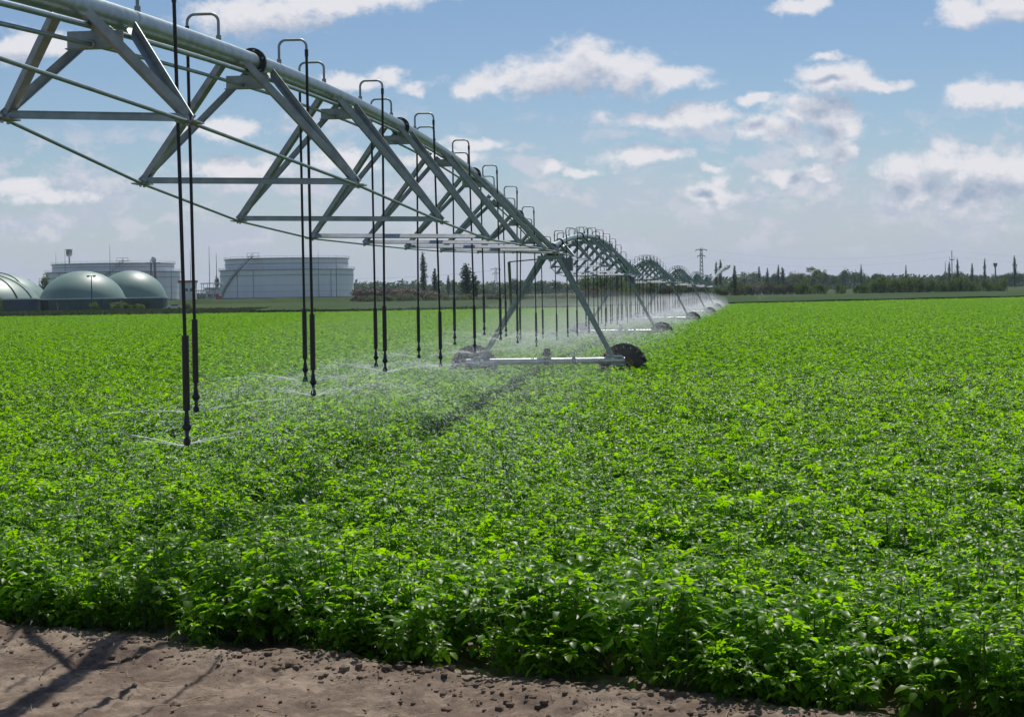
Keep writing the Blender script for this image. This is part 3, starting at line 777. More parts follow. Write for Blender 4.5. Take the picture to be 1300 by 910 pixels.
BUSH = [(1014, 357, 13), (1022, 357, 16), (1034, 358, 15), (1046, 359, 13), (1067, 357, 14), (1097, 360, 11), (1108, 356, 14), (1117, 349, 20), (1130, 351, 18), (1143, 355, 16), (1153, 349, 20), (1166, 350, 18), (1177, 353, 18), (1190, 353, 18), (1202, 354, 16), (1213, 351, 15), (1224, 349, 16), (1238, 355, 15), (1254, 353, 17), (1271, 351, 18)]
bw = ['dark rounded bush at the left end of the right hedge row', 'dark bush second from the left in the hedge row', 'sunlit topped bush third in the hedge row', 'low bush fourth in the hedge row', 'isolated round dark bush in a gap of the hedge row',
      'small bush right of the isolated round one', 'rising bush beside the small one', 'large dark bush before the wide hedge', 'large bush right beside the first big one', 'mid height bush left of the wide hedge', 'tall bush starting the wide hedge',
      'second tall bush of the wide hedge', 'third bush of the wide hedge', 'fourth bush of the wide hedge', 'bush left of the tall pole foot', 'bush right of the tall pole foot', 'highest bush right of the pole', 'low round bush third from the right end', 'round dark bush second from the right end', 'round dark bush at the right end of the hedge row']
for (px, top, w), lab in zip(BUSH, bw): tree('shrub', 'bush', px, top, 560, w*1.05, label=lab)
for k in range(20):
    px = 1085+k*9.4+rnd.uniform(-2, 2)
    if px > 1278 or 1243 < px < 1248: continue
    tree('shrub', 'bush', px, 360+rnd.uniform(-3, 1.5), 570, rnd.uniform(9, 15), label='low dark shrub filling the foot of the right hedge row', group='low shrubs of the right hedge')
# distant wood as one mass
b = MB(); rg = random.Random(5)
for k in range(760):
    px = rg.uniform(440, 1420); Y = rg.uniform(1500, 1900); base = gz(Y)
    top = (360 if px < 740 else 353)+rg.uniform(-3, 6)-max(0, (px-900))*.004
    p = at(px, top, Y); h = p.z-base
    leaf_cloud(b, [(p.x, Y, base+h*.5, h*.6, h*.55)], 60, 1.7, rg)
tag(b.build('distant_wood', M['tree_dark']), 'blue green wood along the horizon behind the far tree belt', 'distant wood', kind='stuff')
# small copse in gaps on the far left horizon
b = MB()
for k in range(160):
    px = rg.uniform(-60, 470); Y = rg.uniform(1300, 1500); base = gz(Y); p = at(px, 373+rg.uniform(-2, 3), Y); h = p.z-base
    leaf_cloud(b, [(p.x, Y, base+h*.5, h*.9, h*.55)], 50, 1.3, rg)
tag(b.build('distant_hedge', M['tree_dark']), 'low dark hedge far behind the storage tanks', 'distant hedge', kind='stuff')

# ------------------------------------------------------------------ strips beyond the crop
# cereal field: a raised sheet of standing crop
def cereal():
    xs_ = [-40+6*i for i in range(100)]
    ts = [0, 0, .01, .02, .04, .07, .11, .16, .22, .3, .4, .5, .62, .75, .88, 1]
    vs = []; n = len(xs_)
    for j, t in enumerate(ts):
        for x in xs_:
            x0 = max(x, -110); ya = edge_y(x0)+1.5; yb = 545
            y = lerp(ya, yb, t); X = x*(1+.6*t)-5*t
            z = gz(y)+(.9 if j > 0 else -.05)+(.10*mnoise.noise(Vector((X*.3, y*.2, 0))) if j else 0)
            vs.append((X, y, z))
    b = MB(); b.add(vs, [(j*n+i, j*n+i+1, (j+1)*n+i+1, (j+1)*n+i) for j in range(len(ts)-1) for i in range(n-1)], False)
    return tag(b.build('cereal_field', M['cereal']), 'dull green cereal crop standing in a strip beyond the potatoes', 'cereal crop', kind='stuff')
cereal()
# rough grass verge on the left: a low bank of tufts
rg = random.Random(11); b = MB()
for k in range(26000):
    px = rg.uniform(-30, 640); f = rg.random()
    x0 = at(px, 390, 330).x; Y = edge_y(max(-110, x0))+1+f*120
    p = at(px, 390, Y); z = gz(Y)-.03; h = rg.uniform(.35, .95)*(1.3 if f < .03 else 1)
    a = rg.uniform(0, 3.14); w = rg.uniform(.25, .7); dx, dy = math.cos(a)*w, math.sin(a)*w
    lean = rg.gauss(0, .15)
    b.add([(p.x-dx, Y-dy, z), (p.x+dx, Y+dy, z), (p.x+dx*.6+lean, Y+dy*.6, z+h), (p.x-dx*.5+lean, Y-dy*.5, z+h*.8)], [(0, 1, 2, 3)])
M['verge'] = leaf_mat('verge_grass', (.085, .115, .05), (.05, .08, .03), (.10, .13, .05), (.06, .09, .03), .2, .7, .3)
tag(b.build('verge_grass', M['verge']), 'rough grey green grass verge between the crop and the storage site', 'grass', kind='stuff')
# brushwood heap
b = MB(); rg = random.Random(21)
for k in range(5200):
    u = rg.random(); px = 448+u*118; Y = 560+rg.uniform(-8, 8)
    hmax = (7+3*mnoise.noise(Vector((u*6, 0, 0))))*math.sin(math.pi*min(1, .12+u*.95))**.5
    p = at(px, 375-hmax*rg.random()**.7, Y)
    a = Vector((rg.gauss(0, 1), rg.gauss(0, .6), rg.gauss(0, .4))).normalized(); c = Vector(p)
    b.tube([c-a*rg.uniform(.3, 1.3), c+a*rg.uniform(.3, 1.3)], rg.uniform(.04, .11), 3, False, False)
blobm = MB()
for k in range(12):
    p = at(455+k*9.3, 377, 562); blob(blobm, (p.x, p.y, gz(562)+.3), 2.4, k, 2, (1.2, 1, .85))
b.add(blobm.v, blobm.f)
tag(b.build('brushwood_heap', M['rubble']), 'long brown heap of brushwood and earth right of the storage tank', 'brushwood heap')

# ------------------------------------------------------------------ storage tanks and domes
def gpos(px, Y): p = at(px, 380, Y); return Vector((p.x, Y, gz(Y)-.1))
def ring(b, r, z, h, dep, n=72):
    b.lathe([(r, z), (r+dep, z), (r+dep, z+h), (r, z+h)], n, closed=True, smooth=False)
def make_tank(pxl, pxr, ytop1, ytop2, pxl2, pxr2, Y, lab, stair):
    c = gpos((pxl+pxr)/2, Y); r1 = (pxr-pxl)/2*Y/F; r2 = (pxr2-pxl2)/2*Y/F
    h1 = at((pxl+pxr)/2, ytop1, Y).z-c.z; h2 = at((pxl+pxr)/2, ytop2, Y).z-c.z
    root = empty('storage_tank', c); tag(root, lab, 'storage tank')
    b = MB(); b.lathe([(r1, 0), (r1, h1)], 96, smooth=True); b.build('outer_shell', M['tank'], root)
    b = MB(); b.lathe([(r2, h1*.9), (r2, h2), (r2-.4, h2), (r2-.5, h2-1.2), (0.01, h2-.9)], 96, smooth=False); b.build('inner_shell', M['tank'], root)
    b = MB(); b.lathe([(r1-.02, h1-.25), (r2+.02, h1-.25)], 96, smooth=False); b.build('ledge', M['tankroof'], root)
    for z, hh, dp, r in ((h1-.7, .35, .8, r1), (h2-.7, .35, .7, r2), (h1*.78, .22, .5, r1), (h1*.45, .10, .08, r1), (h1*.25, .10, .08, r1), (h1+(h2-h1)*.45, .2, .45, r2), (.1, .9, .2, r1)):
        b = MB(); ring(b, r+.01, z, hh, dp); b.build('wind_girder', M['tank_trim'], root)
    b = MB()
    for k in range(60):
        a = 2*math.pi*k/60
        b.tube([((r2+.6)*math.cos(a), (r2+.6)*math.sin(a), h2-.3), ((r2+.6)*math.cos(a), (r2+.6)*math.sin(a), h2+.8)], .05, 4)
        b.tube([((r1+.7)*math.cos(a), (r1+.7)*math.sin(a), h1-.3), ((r1+.7)*math.cos(a), (r1+.7)*math.sin(a), h1+.8)], .05, 4)
    b.lathe([(r2+.55, h2+.75), (r2+.65, h2+.75), (r2+.65, h2+.85), (r2+.55, h2+.85)], 96, closed=True)
    b.lathe([(r1+.65, h1+.75), (r1+.75, h1+.75), (r1+.75, h1+.85), (r1+.65, h1+.85)], 96, closed=True)
    b.build('railing', M['tank_trim'], root)
    if stair:
        a0, a1 = stair; b = MB(); n = 26; pts = []
        for k in range(n+1):
            a = a0+(a1-a0)*k/n; z = .3+(h2+.3)*k/n; r = r1+.9
            pts.append((r*math.cos(a), r*math.sin(a), z))
        for dz in (0, 1.3): b.tube([(x, y, z+dz) for x, y, z in pts], .22 if dz == 0 else .12, 5)
        b.tube([(x*.985, y*.985, z) for x, y, z in pts], .2, 5)
        for k in range(0, n+1, 2): b.tube([pts[k], (pts[k][0], pts[k][1], pts[k][2]+1.3)], .08, 4)
        x, y, z = pts[-1]
        b.box((x*.96, y*.96, z+.1), (7, 5, .25)); 
        for q in (-3, 0, 3): b.tube([(x*.96+q, y*.96-2.2, z), (x*.96+q, y*.96-2.2, z+1.9)], .10, 4)
        b.tube([(x*.96-3, y*.96-2.2, z+1.8), (x*.96+3, y*.96-2.2, z+1.8)], .1, 4)
        b.build('spiral_stair', M['tank_trim'], root)
    b = MB()
    for a in (-2.25, -1.95, -1.1, -.75): 
        b.tube([((r1+.2)*math.cos(a), (r1+.2)*math.sin(a), .2), ((r1+.2)*math.cos(a), (r1+.2)*math.sin(a), h1-.8)], .14, 5)
    b.build('downpipe', M['tank_trim'], root)
    return root
make_tank(281, 449, 342, 328.5, 288, 443, 930, 'wide pale blue grey storage tank with spiral stair, the right one', (-2.75, -1.95))
make_tank(62, 228, 345, 335, 70, 221, 960, 'wide pale storage tank behind the green domes, the left one', (-1.9, -1.2))
def make_dome(px0, px1, top, wall_top, Y, lab, ribs=0, wallmat='domewall', wr=1.02):
    cx = (px0+px1)/2; c = gpos(cx, Y); r = (px1-px0)/2*Y/F; zw = at(cx, wall_top, Y).z-c.z; zt = at(cx, top, Y).z-c.z-zw
    root = empty('gas_dome', c); tag(root, lab, 'gas storage dome')
    b = MB(); b.lathe([(r*wr, 0), (r*wr, zw)], 64); b.build('wall', M[wallmat], root)
    b = MB(); ring(b, r*wr+.01, zw-.35, .35, .12, 64); b.build('rim_band', M['white'], root)
    b = MB(); RC = (r*r+zt*zt)/(2*zt); am = math.asin(min(1, r/RC)); prof = [(lerp(RC*math.sin(a), r*math.sin(1.5708*a/am), .35), zw+lerp(RC*math.cos(a)-(RC-zt), zt*math.cos(1.5708*a/am), .35)) for a in [am*(1-k/20) for k in range(21)]]
    prof[-1] = (.001, zw+zt)
    b.lathe(prof, 64); b.build('membrane', M['dome'], root)
    for k in range(ribs):
        a = [-.62, -.25, 2.5, .5][k]
        b = MB(); b.tube([((p+.06)*math.cos(a), (p+.06)*math.sin(a), z+.06) for p, z in prof], .17, 6); b.build('strap', M['dark'], root)
    return root
make_dome(52, 158, 344, 378.5, 500, 'large round green dome, whole in view, left centre', 0)
make_dome(122, 211, 343.5, 377.5, 525, 'green dome standing just right behind the largest dome', 0)
make_dome(-95, 47, 348, 379.5, 485, 'green dome with black straps cut by the left edge, the front one', 2, 'domewallb')
make_dome(-70, 60, 346.5, 379, 515, 'green dome with a black strap partly hidden behind the front strapped one', 1, 'domewallb')
# long low wall in front of the domes
p0, p1 = gpos(62, 478), gpos(207, 478)
root = empty('site_wall', p0); tag(root, 'long low dark green wall running in front of the round domes', 'wall')
zt = at(130, 379, 478).z-p0.z; LN = p1.x-p0.x
b = MB(); b.box((LN/2, 0, zt/2-.1), (LN, .4, zt-.2)); b.build('panel', M['domewall'], root)
b = MB(); b.box((LN/2, 0, zt-.12), (LN+.1, .5, .14)); b.build('coping', M['grey'], root)
for q in range(12):
    b = MB(); b.box((LN*q/11, -.28, zt/2-.1), (.22, .14, zt-.3)); b.build('post', M['domewall'], root)
b = MB(); b.box((LN-8, -.24, zt*.45), (9, .06, zt*.55)); b.build('mesh_panel', M['meadow'], root)
# young bare sapling
root = empty('sapling', gpos(73, 440)); tag(root, 'thin forked bare sapling before the low dark wall', 'sapling')
b = MB(); b.tube([(0, 0, 0), (0, 0, .7)], .07, 5); b.tube([(0, 0, .7), (-.35, 0, 2.4)], .05, 4); b.tube([(0, 0, .7), (.4, 0, 2.3)], .05, 4); b.build('trunk', M['concrete'], root)

def mast(px, top, base_px, Y, lab, kind='mast', r=.09):
    c = gpos(px, Y); h = at(px, top, Y).z-c.z
    root = empty({'mast': 'lightning_mast', 'flood': 'floodlight_mast', 'lamp': 'lamp_post', 'water': 'water_tower'}[kind], c)
    tag(root, lab, {'mast': 'mast', 'flood': 'floodlight mast', 'lamp': 'lamp post', 'water': 'water tower'}[kind])
    b = MB(); b.tube([(0, 0, 0), (0, 0, h*.6), (0, 0, h)], [r*1.6, r*1.2, r*.6 if kind == 'mast' else r*1.1], 8); b.build('pole', M['pylon'] if kind != 'lamp' else M['dark'], root)
    if kind == 'flood':
        b = MB(); b.lathe([(.3, h-4.2), (1.6, h-3.2), (1.75, h-.8), (1.5, h-.5), (.1, h-.5)], 12); b.build('platform', M['grey'], root)
        b = MB()
        for q in range(8):
            a = q*math.pi/4; b.box((1.5*math.cos(a), 1.5*math.sin(a), h-.1), (.7, .7, .6))
        b.build('lamp_head', M['tank_trim'], root)
    elif kind == 'lamp':
        b = MB(); b.box((0, 0, h-.05), (1.9, .12, .12)); b.build('cross_arm', M['dark'], root)
        for q in (-.8, .8):
            b = MB(); b.box((q, -.1, h-.1), (.75, .5, .35)); b.box((q, -.32, h-.28), (.55, .1, .2)); b.build('lamp_head', M['dark'], root)
    elif kind == 'water':
        b = MB(); b.lathe([(.2, h*.80), (1.1, h*.9), (1.2, h), (.1, h+.2)], 14); b.build('bowl', M['grey'], root)
    else:
        b = MB(); b.tube([(0, 0, h), (0, 0, h+1.2)], .03, 4); b.build('spike', M['pylon'], root)
    return root
mast(89, 317, 0, 940, 'floodlight mast with round head above the left storage tank', 'flood', .35)
mast(83.5, 318, 0, 700, 'thin dark mast just left of the floodlight mast')
mast(116.5, 350, 0, 465, 'twin headed lamp post in front of the largest dome', 'lamp', .11)
mast(72, 322, 0, 1000, 'faint thin mast at the left end of the left tank', r=.12)
mast(140.5, 312, 0, 900, 'tall faint mast above the gap between the two green domes', r=.12)
mast(192, 330, 0, 800, 'dark mast left of the two red grey vent stacks', r=.2)
mast(198, 329, 0, 800, 'thicker dark mast before the right part of the left tank', r=.3)
mast(218, 340, 0, 820, 'short dark mast near the right end of the left tank', r=.12)
mast(242.5, 318, 0, 850, 'thin mast rising just left of the second sprinkler hose', r=.12)
mast(266.5, 312, 0, 850, 'tallest thin mast between the two storage tanks', r=.13)
mast(275.5, 322, 0, 850, 'mast close to the left side of the right storage tank', r=.15)
mast(427.5, 325, 0, 860, 'dark lamp mast in front of the right storage tank', r=.13)
mast(405, 318, 0, 900, 'faint thin mast right of the paired hoses before the tank', r=.09)
mast(1264, 334, 0, 1000, 'small distant water tower near the right edge', 'water', .35)
mast(1200.5, 332, 0, 1000, 'thin distant lamp mast left of the tall double armed pole', 'mast', .2)

# vent stack on the left tank top with white dome
c = gpos(196, 930); root = empty('radar_mast', c); tag(root, 'white ball topped platform mast above the left tank', 'platform mast')
h = at(196, 325, 930).z-c.z
b = MB(); b.tube([(-2, -2, 0), (-1, -1, h-4)], .3, 5); b.tube([(2, -2, 0), (1, -1, h-4)], .3, 5); b.tube([(0, 2, 0), (0, 1, h-4)], .3, 5); b.build('mast_leg', M['red'], root)
b = MB(); b.box((0, 0, h-3.8), (7.5, 4, .5)); b.build('platform', M['grey'], root)
b = MB(); b.lathe([(.05, h-3.5), (1.2, h-3.2), (1.4, h-1.8), (1.0, h-.6), (.05, h)], 14); b.build('dome_cap', M['white'], root)

# red topped building, canopies and pipework between the tanks
def facade_house(px0, px1, top, Y, lab, roofm, flat=True, wins=()):
    a, b_ = gpos(px0, Y), gpos(px1, Y); w = b_.x-a.x; h = at((px0+px1)/2, top, Y).z-a.z; d = w*.7
    root = empty('site_building', (a+b_)/2); tag(root, lab, 'building')
    b = MB(); b.box((0, 0, h/2), (w, d, h)); b.build('wall', M['white'], root)
    b = MB(); b.box((0, 0, h+.55), (w+.8, d+.8, 1.1)); b.build('roof', roofm, root)
    for (fx, fz, ww, wh) in wins:
        wr_ = MB(); wr_.box((fx*w/2, -d/2-.03, fz*h), (ww+.3, .10, wh+.3)); fr = wr_.build('window', M['grey'], root)
        g = MB(); g.box((fx*w/2, -d/2-.09, fz*h), (ww, .06, wh)); g.build('pane', M['glass'], fr)
facade_house(229, 249, 359, 800, 'small white building with a red roof edge between the tanks', M['red'], True, ((-.45, .62, .8, 1.3), (-.05, .62, .8, 1.3), (.5, .62, .8, 1.3)))
facade_house(262, 280, 368, 830, 'low pale building at the left foot of the right tank', M['tankroof'], True, ((-.4, .5, 1.4, 1.0), (.4, .5, 1.4, 1.0)))
def canopy(px0, px1, top, Y, lab):
    a, b_ = gpos(px0, Y), gpos(px1, Y); w = b_.x-a.x; h = at(px0, top, Y).z-a.z
    root = empty('canopy', (a+b_)/2); tag(root, lab, 'canopy')
    b = MB(); b.box((0, 0, h), (w, 6, .45)); b.build('roof', M['white'], root)
    for x in (-w*.45, -w*.15, w*.15, w*.45):
        for y in (-2.5, 2.5):
            b = MB(); b.tube([(x, y, 0), (x, y, h-.22)], .14, 6); b.build('post', M['grey'], root)
canopy(256, 282, 360, 815, 'white flat canopy roof beside the right storage tank')
canopy(248, 264, 369, 790, 'lower white canopy roof right of the second hose')
root = empty('pipe_rack', gpos(272, 780)); tag(root, 'tangle of dark pipes and valves left of the right tank', 'pipework')
b = MB(); rg = random.Random(3)
for k in range(9):
    x = rg.uniform(-3.5, 3.5); b.tube([(x, 0, 0), (x, 0, rg.uniform(1.5, 4.2)), (x+rg.uniform(-1, 1), 0, rg.uniform(2, 4.4))], .14, 6)
b.tube([(-4, 0, 3.2), (4, 0, 3.2)], .2, 6); b.tube([(-4, 0, 2), (4, 0, 2)], .2, 6); b.build('pipe_run', M['tank_trim'], root)
b = MB(); b.box((1.5, -.6, 1.6), (1.2, 1, 3.0)); b.box((3, -.6, 1.2), (.9, .8, 2.2)); b.build('pump_cabinet', M['red'], root)
# earth bund with wire fence along the foot of the tanks
b = MB(); xs_ = [gpos(205, 640).x+4*i for i in range(30)]
prof = [(-9, -.2), (-4, 1.0), (-1.5, 1.6), (1.5, 1.6), (6, -.2)]
vs = []
for x in xs_:
    for dy, z in prof: vs.append((x, 640+dy, gz(640)+z*(1+.3*mnoise.noise(Vector((x*.1, 0, 0))))+.12*mnoise.noise(Vector((x*.7, dy, 0)))))
b.add(vs, [(i*5+j, i*5+j+1, (i+1)*5+j+1, (i+1)*5+j) for i in range(len(xs_)-1) for j in range(4)], True)
o = b.build('earth_bank', M['meadow']); o['kind'] = 'structure'
# parked vehicle by the wall end
def car(px, Y, lab):
    root = empty('parked_car', gpos(px, Y), .2); tag(root, lab, 'car')
    b = MB(); prof = [(-2.1, .35), (-2.1, .85), (-1.3, .95), (-.8, 1.42), (.9, 1.42), (1.5, .95), (2.1, .85), (2.15, .4)]
    for y0, y1 in ((-.85, .85),):
        n = len(prof); vs = [(x, y0, z) for x, z in prof]+[(x, y1, z) for x, z in prof]
        b.add(vs, [tuple(range(n)), tuple(reversed(range(n, 2*n)))]+[(k, k+n, (k+1) % n+n, (k+1) % n) for k in range(n)])
    b.build('body', M['carpaint'], root)
    b = MB(); b.box((.05, 0, 1.17), (1.9, 1.74, .32)); b.build('windows', M['glass'], root)
    for x in (-1.3, 1.3):
        for y in (-.8, .8):
            b = MB(); b.tube([(x, y-.1, .33), (x, y+.1, .33)], .33, 14); b.build('wheel', M['dark'], root)
car(221, 470, 'small white car parked at the right end of the dark wall')

# ------------------------------------------------------------------ power line
def lattice(px, top, Y, w, lab, arms, name='electricity_pylon'):
    c = gpos(px, Y); h = at(px, top, Y).z-c.z
    root = empty(name, c); tag(root, lab, 'pylon')
    b = MB()
    for sx in (-1, 1):
        for sy in (-1, 1): b.tube([(sx*w, sy*w, 0), (sx*w*.45, sy*w*.45, h)], .10, 4)
    n = 12
    for k in range(n):
        z0, z1 = h*k/n, h*(k+1)/n; w0, w1 = w*(1-.55*k/n), w*(1-.55*(k+1)/n)
        for sy in (-1, 1):
            b.tube([(-w0, sy*w0, z0), (w1, sy*w1, z1)], .06, 4); b.tube([(w0, sy*w0, z0), (-w1, sy*w1, z1)], .06, 4)
            b.tube([(sy*w0, -w0, z0), (sy*w1, w1, z1)], .06, 4)
    b.build('lattice_mast', M['pylon'], root)
    tips = []
    for z, hw in arms:
        zz = h*z; b = MB(); b.box((0, 0, zz), (hw*2, .25, .22)); b.tube([(-hw, 0, zz), (0, 0, zz+.8)], .06, 4); b.tube([(hw, 0, zz), (0, 0, zz+.8)], .06, 4); b.build('cross_arm', M['pylon'], root)
        for q in (-hw*.95, 0 if len(arms) > 1 and z < .95 else hw*.95, hw*.95) if False else (-hw*.95, hw*.95):
            b = MB(); b.tube([(q, 0, zz), (q, 0, zz-.7)], .10, 6); b.build('insulator', M['dark'], root); tips.append(c+Vector((q, 0, zz-.7)))
    return tips
T1 = lattice(891, 315.5, 700, .85, 'grey lattice pylon with two cross arms above the far spans', ((.97, 2.3), (.84, 1.6)))
T2 = lattice(630, 340, 900, .9, 'faint lattice pylon seen left of the first tower leg', ((.95, 2.6), (.8, 1.8)))
# the double armed pole
c = gpos(1209, 600); h = at(1209, 318, 600).z-c.z
root = empty('power_pole', c); tag(root, 'tall slim pole with upturned double arms in the right hedge row', 'power pole')
b = MB(); b.tube([(0, 0, 0), (0, 0, h)], [.24, .13], 8); b.build('pole', M['concrete'], root)
b = MB()
for q in (-1, 1): b.tube([(0, 0, h-3.3), (q*.7, 0, h-3.1), (q*.85, 0, h-2.2)], .08, 5)
b.box((0, 0, h-3.3), (1.6, .2, .2)); b.build('cross_arm', M['pylon'], root)
T3 = [c+Vector((-.85, 0, h-2.2)), c+Vector((.85, 0, h-2.2)), c+Vector((0, 0, h))]
def wire(a, bb, sag, lab, r=.013):
    b = MB(); a, bb = Vector(a), Vector(bb); m = (a+bb)/2
    b.tube([a.lerp(bb, k/20)-m-Vector((0, 0, sag*4*(k/20)*(1-k/20))) for k in range(21)], r, 4, False)
    o = b.build('power_line', M['pylon']); o.location = m; tag(o, lab, 'power line', 'overhead power lines')
wire(T1[0]+Vector((4.3, 0, .7)), T3[2], 3.2, 'upper overhead wire sagging between the pylon and the tall pole')
wire(T1[3], T3[0], 3.5, 'lower overhead wire sagging between the pylon and the tall pole')
e1 = at(1420, 322, 560); wire(T3[2], e1, 1.5, 'upper wire leaving the tall pole toward the right edge')
e2 = at(1420, 330, 560); wire(T3[1], e2, 1.5, 'lower wire leaving the tall pole toward the right edge')
wire(T2[1], T1[0], 3.2, 'upper faint wire running left of the pylon behind the spans')
wire(T2[3], T1[2], 3.2, 'lower faint wire running left of the pylon behind the spans')
wire(at(300, 347, 1150), T2[0], 4, 'faint wire crossing the sky above the right tank toward the left', .04)

# ------------------------------------------------------------------ haze
b = MB(); b.box((0, 1900, 30), (5600, 4200, 66)); 
hz = b.build('haze', None or mat_mist('air_haze', .00008)); tag(hz, 'thin pale summer haze over the whole plain', 'haze', kind='stuff')
hz.data.materials[0].node_tree.nodes['Principled Volume'].inputs['Color'].default_value = (.70, .84, 1, 1)
hz.data.materials[0].node_tree.nodes['Principled Volume'].inputs['Anisotropy'].default_value = .1

# ------------------------------------------------------------------ sky and sun
world = bpy.data.worlds.new('World'); scene.world = world; world.use_nodes = True
nt = world.node_tree; bg = nt.nodes['Background']; N = nt.nodes; LK = nt.links
sky = N.new('ShaderNodeTexSky'); sky.sky_type = 'NISHITA'; sky.sun_disc = False
sky.sun_elevation = EL; sky.sun_rotation = AZ; sky.altitude = 100; sky.air_density = 1.0; sky.dust_density = .2; sky.ozone_density = 2.0
SKY = .085
def vm(op, a=None, b=None, c=None):
    n = N.new('ShaderNodeVectorMath'); n.operation = op
    for k, v in enumerate((a, b, c)):
        if v is None: continue
        if isinstance(v, (tuple, list)): n.inputs[k].default_value = v
        else: LK.new(v, n.inputs[k])
    return n.outputs['Value'] if op in ('LENGTH', 'DOT_PRODUCT') else n.outputs['Vector']
def mt(op, a=None, b=None, c=None, clamp=False):
    n = N.new('ShaderNodeMath'); n.operation = op; n.use_clamp = clamp
    for k, v in enumerate((a, b, c)):
        if v is None: continue
        if isinstance(v, (int, float)): n.inputs[k].default_value = v
        else: LK.new(v, n.inputs[k])
    return n.outputs[0]
tc = N.new('ShaderNodeTexCoord'); sp = N.new('ShaderNodeSeparateXYZ'); LK.new(tc.outputs['Generated'], sp.inputs[0])
yy = mt('MAXIMUM', sp.outputs[1], .05)
cu = mt('DIVIDE', sp.outputs[0], yy); cw = mt('DIVIDE', sp.outputs[2], yy)
cb = N.new('ShaderNodeCombineXYZ'); LK.new(cu, cb.inputs[0]); LK.new(cw, cb.inputs[1]); P0 = cb.outputs[0]
def fbm(vec, scale, detail, rough=.55, sc=(1, 1, 1), off=(0, 0, 0)):
    v = vm('MULTIPLY_ADD', vec, sc, off)
    n = N.new('ShaderNodeTexNoise'); n.inputs['Scale'].default_value = scale; n.inputs['Detail'].default_value = detail; n.inputs['Roughness'].default_value = rough
    LK.new(v, n.inputs['Vector']); return n.outputs
CS = [(1000,170,60,40),(1060,180,40,60),(1040,235,60,34),(960,250,50,24),(1200,245,90,50),(1270,250,60,60),(870,165,80,14),(810,205,50,14),(1130,262,40,24),(900,262,60,20),
      (430,150,90,24),(320,225,120,26),(120,235,110,28),(40,290,90,22),(560,215,70,24),(700,240,60,18)]
CL = [(640,107,70,20),(690,97,48,30),(745,82,58,36),(795,90,60,28),(850,99,60,18),(612,113,36,12),
      (1050,103,45,22),(1078,100,38,22),(1118,109,44,9),(1055,72,24,7),
      (1235,122,30,17),(1265,118,40,20),(1305,124,36,16),(1232,12,46,20),(1295,6,70,24),(1015,8,34,10),
      (1010,142,42,20),(1052,140,32,18),(985,163,50,16),(1066,165,26,22),(1078,192,16,18),
      (850,150,86,13),(895,146,52,14),(805,199,50,14),(838,195,36,11),(700,212,18,9),(735,216,24,7),
      (905,247,42,15),(912,230,12,12),(900,213,15,6),(1000,222,42,11),(1045,217,26,10),(1020,192,16,10),
      (1150,213,34,22),(1192,203,40,25),(1232,210,38,24),(1285,217,44,28),(1240,245,60,22),(1170,240,40,18),
      (335,18,105,28),(410,4,90,18),(285,28,45,20),(480,-4,90,16),(25,238,46,16),(60,252,60,11),(22,62,40,26),(75,55,36,18),
      (490,96,26,14),(530,112,22,10),(430,103,50,11),(300,212,74,15),(430,205,60,12),(560,200,60,14),(600,180,40,10),(280,160,60,14),(960,128,24,8)]
wn = fbm(P0, 34, 5, .6)
warp = vm('MULTIPLY', vm('SUBTRACT', wn['Color'], (.5, .5, .5)), (.030, .018, 0))
PW = vm('ADD', P0, warp)
def field(PW, lst):
    acc = None
    for (x, y, rx, ry) in lst:
        u, w = chart(x, y); sx, sy = F/rx/1.12, F/ry/1.15
        ln = vm('LENGTH', vm('MULTIPLY_ADD', PW, (sx, sy, 0), (-u*sx, -w*sy, 0)))
        acc = ln if acc is None else mt('SMOOTH_MIN', acc, ln, .25)
    return mt('SUBTRACT', 1.0, acc)
fld = field(PW, CL)
nf = fbm(P0, 52, 8, .64, (1, 1.35, 1))['Fac']
dens = mt('ADD', fld, mt('MULTIPLY', mt('SUBTRACT', nf, .5), 1.75))
def mr(src, a, b, c, d, smooth=True):
    n = N.new('ShaderNodeMapRange'); n.interpolation_type = 'SMOOTHSTEP' if smooth else 'LINEAR'
    for k, v in enumerate((a, b, c, d)): n.inputs[k+1].default_value = v
    LK.new(src, n.inputs[0]); return n.outputs[0]
alpha = mr(dens, -.12, .60, 0, .93)
# shading: how much cloud lies above this direction
UPS = (.0015, .0150, 0)
nf2 = fbm(P0, 52, 8, .64, (1, 1.35, 1), (UPS[0], UPS[1]*1.35, 0))['Fac']
densu = mt('ADD', field(vm('ADD', PW, UPS), CL), mt('MULTIPLY', mt('SUBTRACT', nf2, .5), 1.0))
above = mr(densu, -.15, .8, 0, .9, False)
nf3 = fbm(P0, 52, 8, .64, (1, 1.35, 1), (.001, .0055*1.35, 0))['Fac']
relief = mt('SUBTRACT', nf, nf3)
lit = mt('ADD', mt('MULTIPLY', relief, 1.3), 1.0)
lit = mt('SUBTRACT', lit, mt('MULTIPLY', above, 1.0), None, True)
cr = N.new('ShaderNodeValToRGB'); LK.new(lit, cr.inputs[0])
e = cr.color_ramp.elements; e[0].position = 0; e[0].color = (.31, .38, .50, 1); e[1].position = .9; e[1].color = (.74, .73, .76, 1)
m_ = e.new(.42); m_.color = (.50, .53, .61, 1)
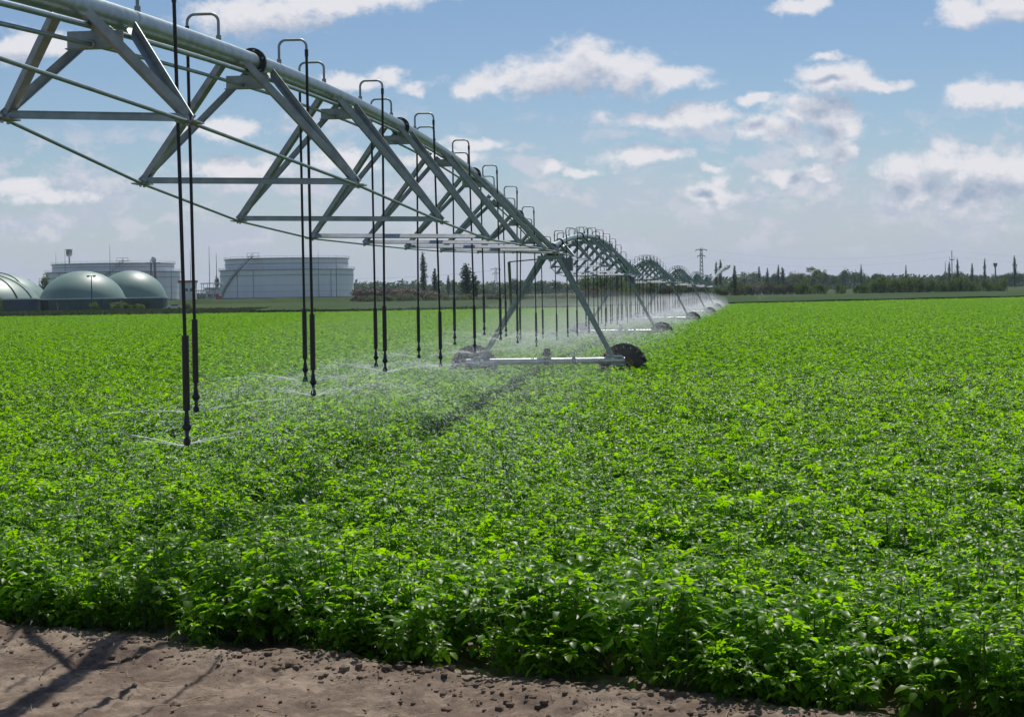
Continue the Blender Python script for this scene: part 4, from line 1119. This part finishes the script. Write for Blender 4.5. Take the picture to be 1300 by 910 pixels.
# thin low cloud veil towards the horizon
low = fbm(PW, 16, 8, .64, (1, 2.4, 1), (3.1, .7, 0))['Fac']
la = mr(low, .40, .62, 0, .75)
band = mr(cw, .015, .115, 1, .0)
la = mt('MULTIPLY', la, band)
high = fbm(tc.outputs['Generated'], 3.0, 6, .6, (1, 1, 2.5), (5, 2, 1))['Fac']
ha = mt('MULTIPLY', mr(high, .52, .66, 0, .8), mr(sp.outputs[1], .9, .2, 0, 1))
skyc = vm('SCALE', sky.outputs[0]); 
skyc.node.inputs['Scale'].default_value = SKY
def mix(f, a, b):
    n = N.new('ShaderNodeMix'); n.data_type = 'RGBA'; LK.new(f, n.inputs[0])
    for k, v in ((6, a), (7, b)):
        if isinstance(v, tuple): n.inputs[k].default_value = v
        else: LK.new(v, n.inputs[k])
    return n.outputs[2]
tint = vm('MULTIPLY', skyc, (.665, .725, .82))
c00 = mix(mr(cw, .0, .085, .85, .0), tint, (.43, .475, .57, 1))
c0 = mix(la, c00, (.46, .49, .60, 1))
puff = fbm(PW, 30, 8, .62, (1, 1.9, 1), (7.3, 2.2, 0))['Fac']
pa = mt('MULTIPLY', mr(puff, .50, .64, 0, .72), mt('MULTIPLY', mr(cw, .12, .075, 0, 1), mr(cw, .012, .035, 0, 1)))
c1 = mix(pa, c0, (.58, .585, .66, 1))
soft = mt('ADD', field(PW, CS), mt('MULTIPLY', mt('SUBTRACT', nf, .5), 1.9))
cs = mix(mr(soft, .05, .9, 0, .62), c1, mix(mr(relief, -.12, .16, 0, 1), (.42, .47, .59, 1), (.66, .65, .70, 1)))
c2 = mix(alpha, cs, cr.outputs[0])
c3 = mix(ha, c2, (.7, .72, .76, 1))
LK.new(c3, bg.inputs[0]); bg.inputs[1].default_value = 1.0
world.cycles.sampling_method = 'MANUAL'; world.cycles.sample_map_resolution = 256

sd_ = bpy.data.lights.new('sun', 'SUN'); sd_.energy = 4.2; sd_.angle = R(.55); sd_.color = (1, .96, .89)
so = bpy.data.objects.new('sun', sd_); COL.objects.link(so)
dirv = Vector((math.sin(AZ)*math.cos(EL), math.cos(AZ)*math.cos(EL), math.sin(EL)))
so.rotation_euler = dirv.to_track_quat('Z', 'Y').to_euler(); so.location = dirv*60

vs_ = scene.view_settings; vs_.view_transform = 'Standard'; vs_.look = 'None'; vs_.gamma = 1; vs_.use_curve_mapping = False; vs_.exposure = .15
cy = scene.cycles; cy.max_bounces = 8; cy.diffuse_bounces = 3; cy.glossy_bounces = 3; cy.transmission_bounces = 4; cy.transparent_max_bounces = 24; cy.volume_bounces = 0
cy.use_denoising = True
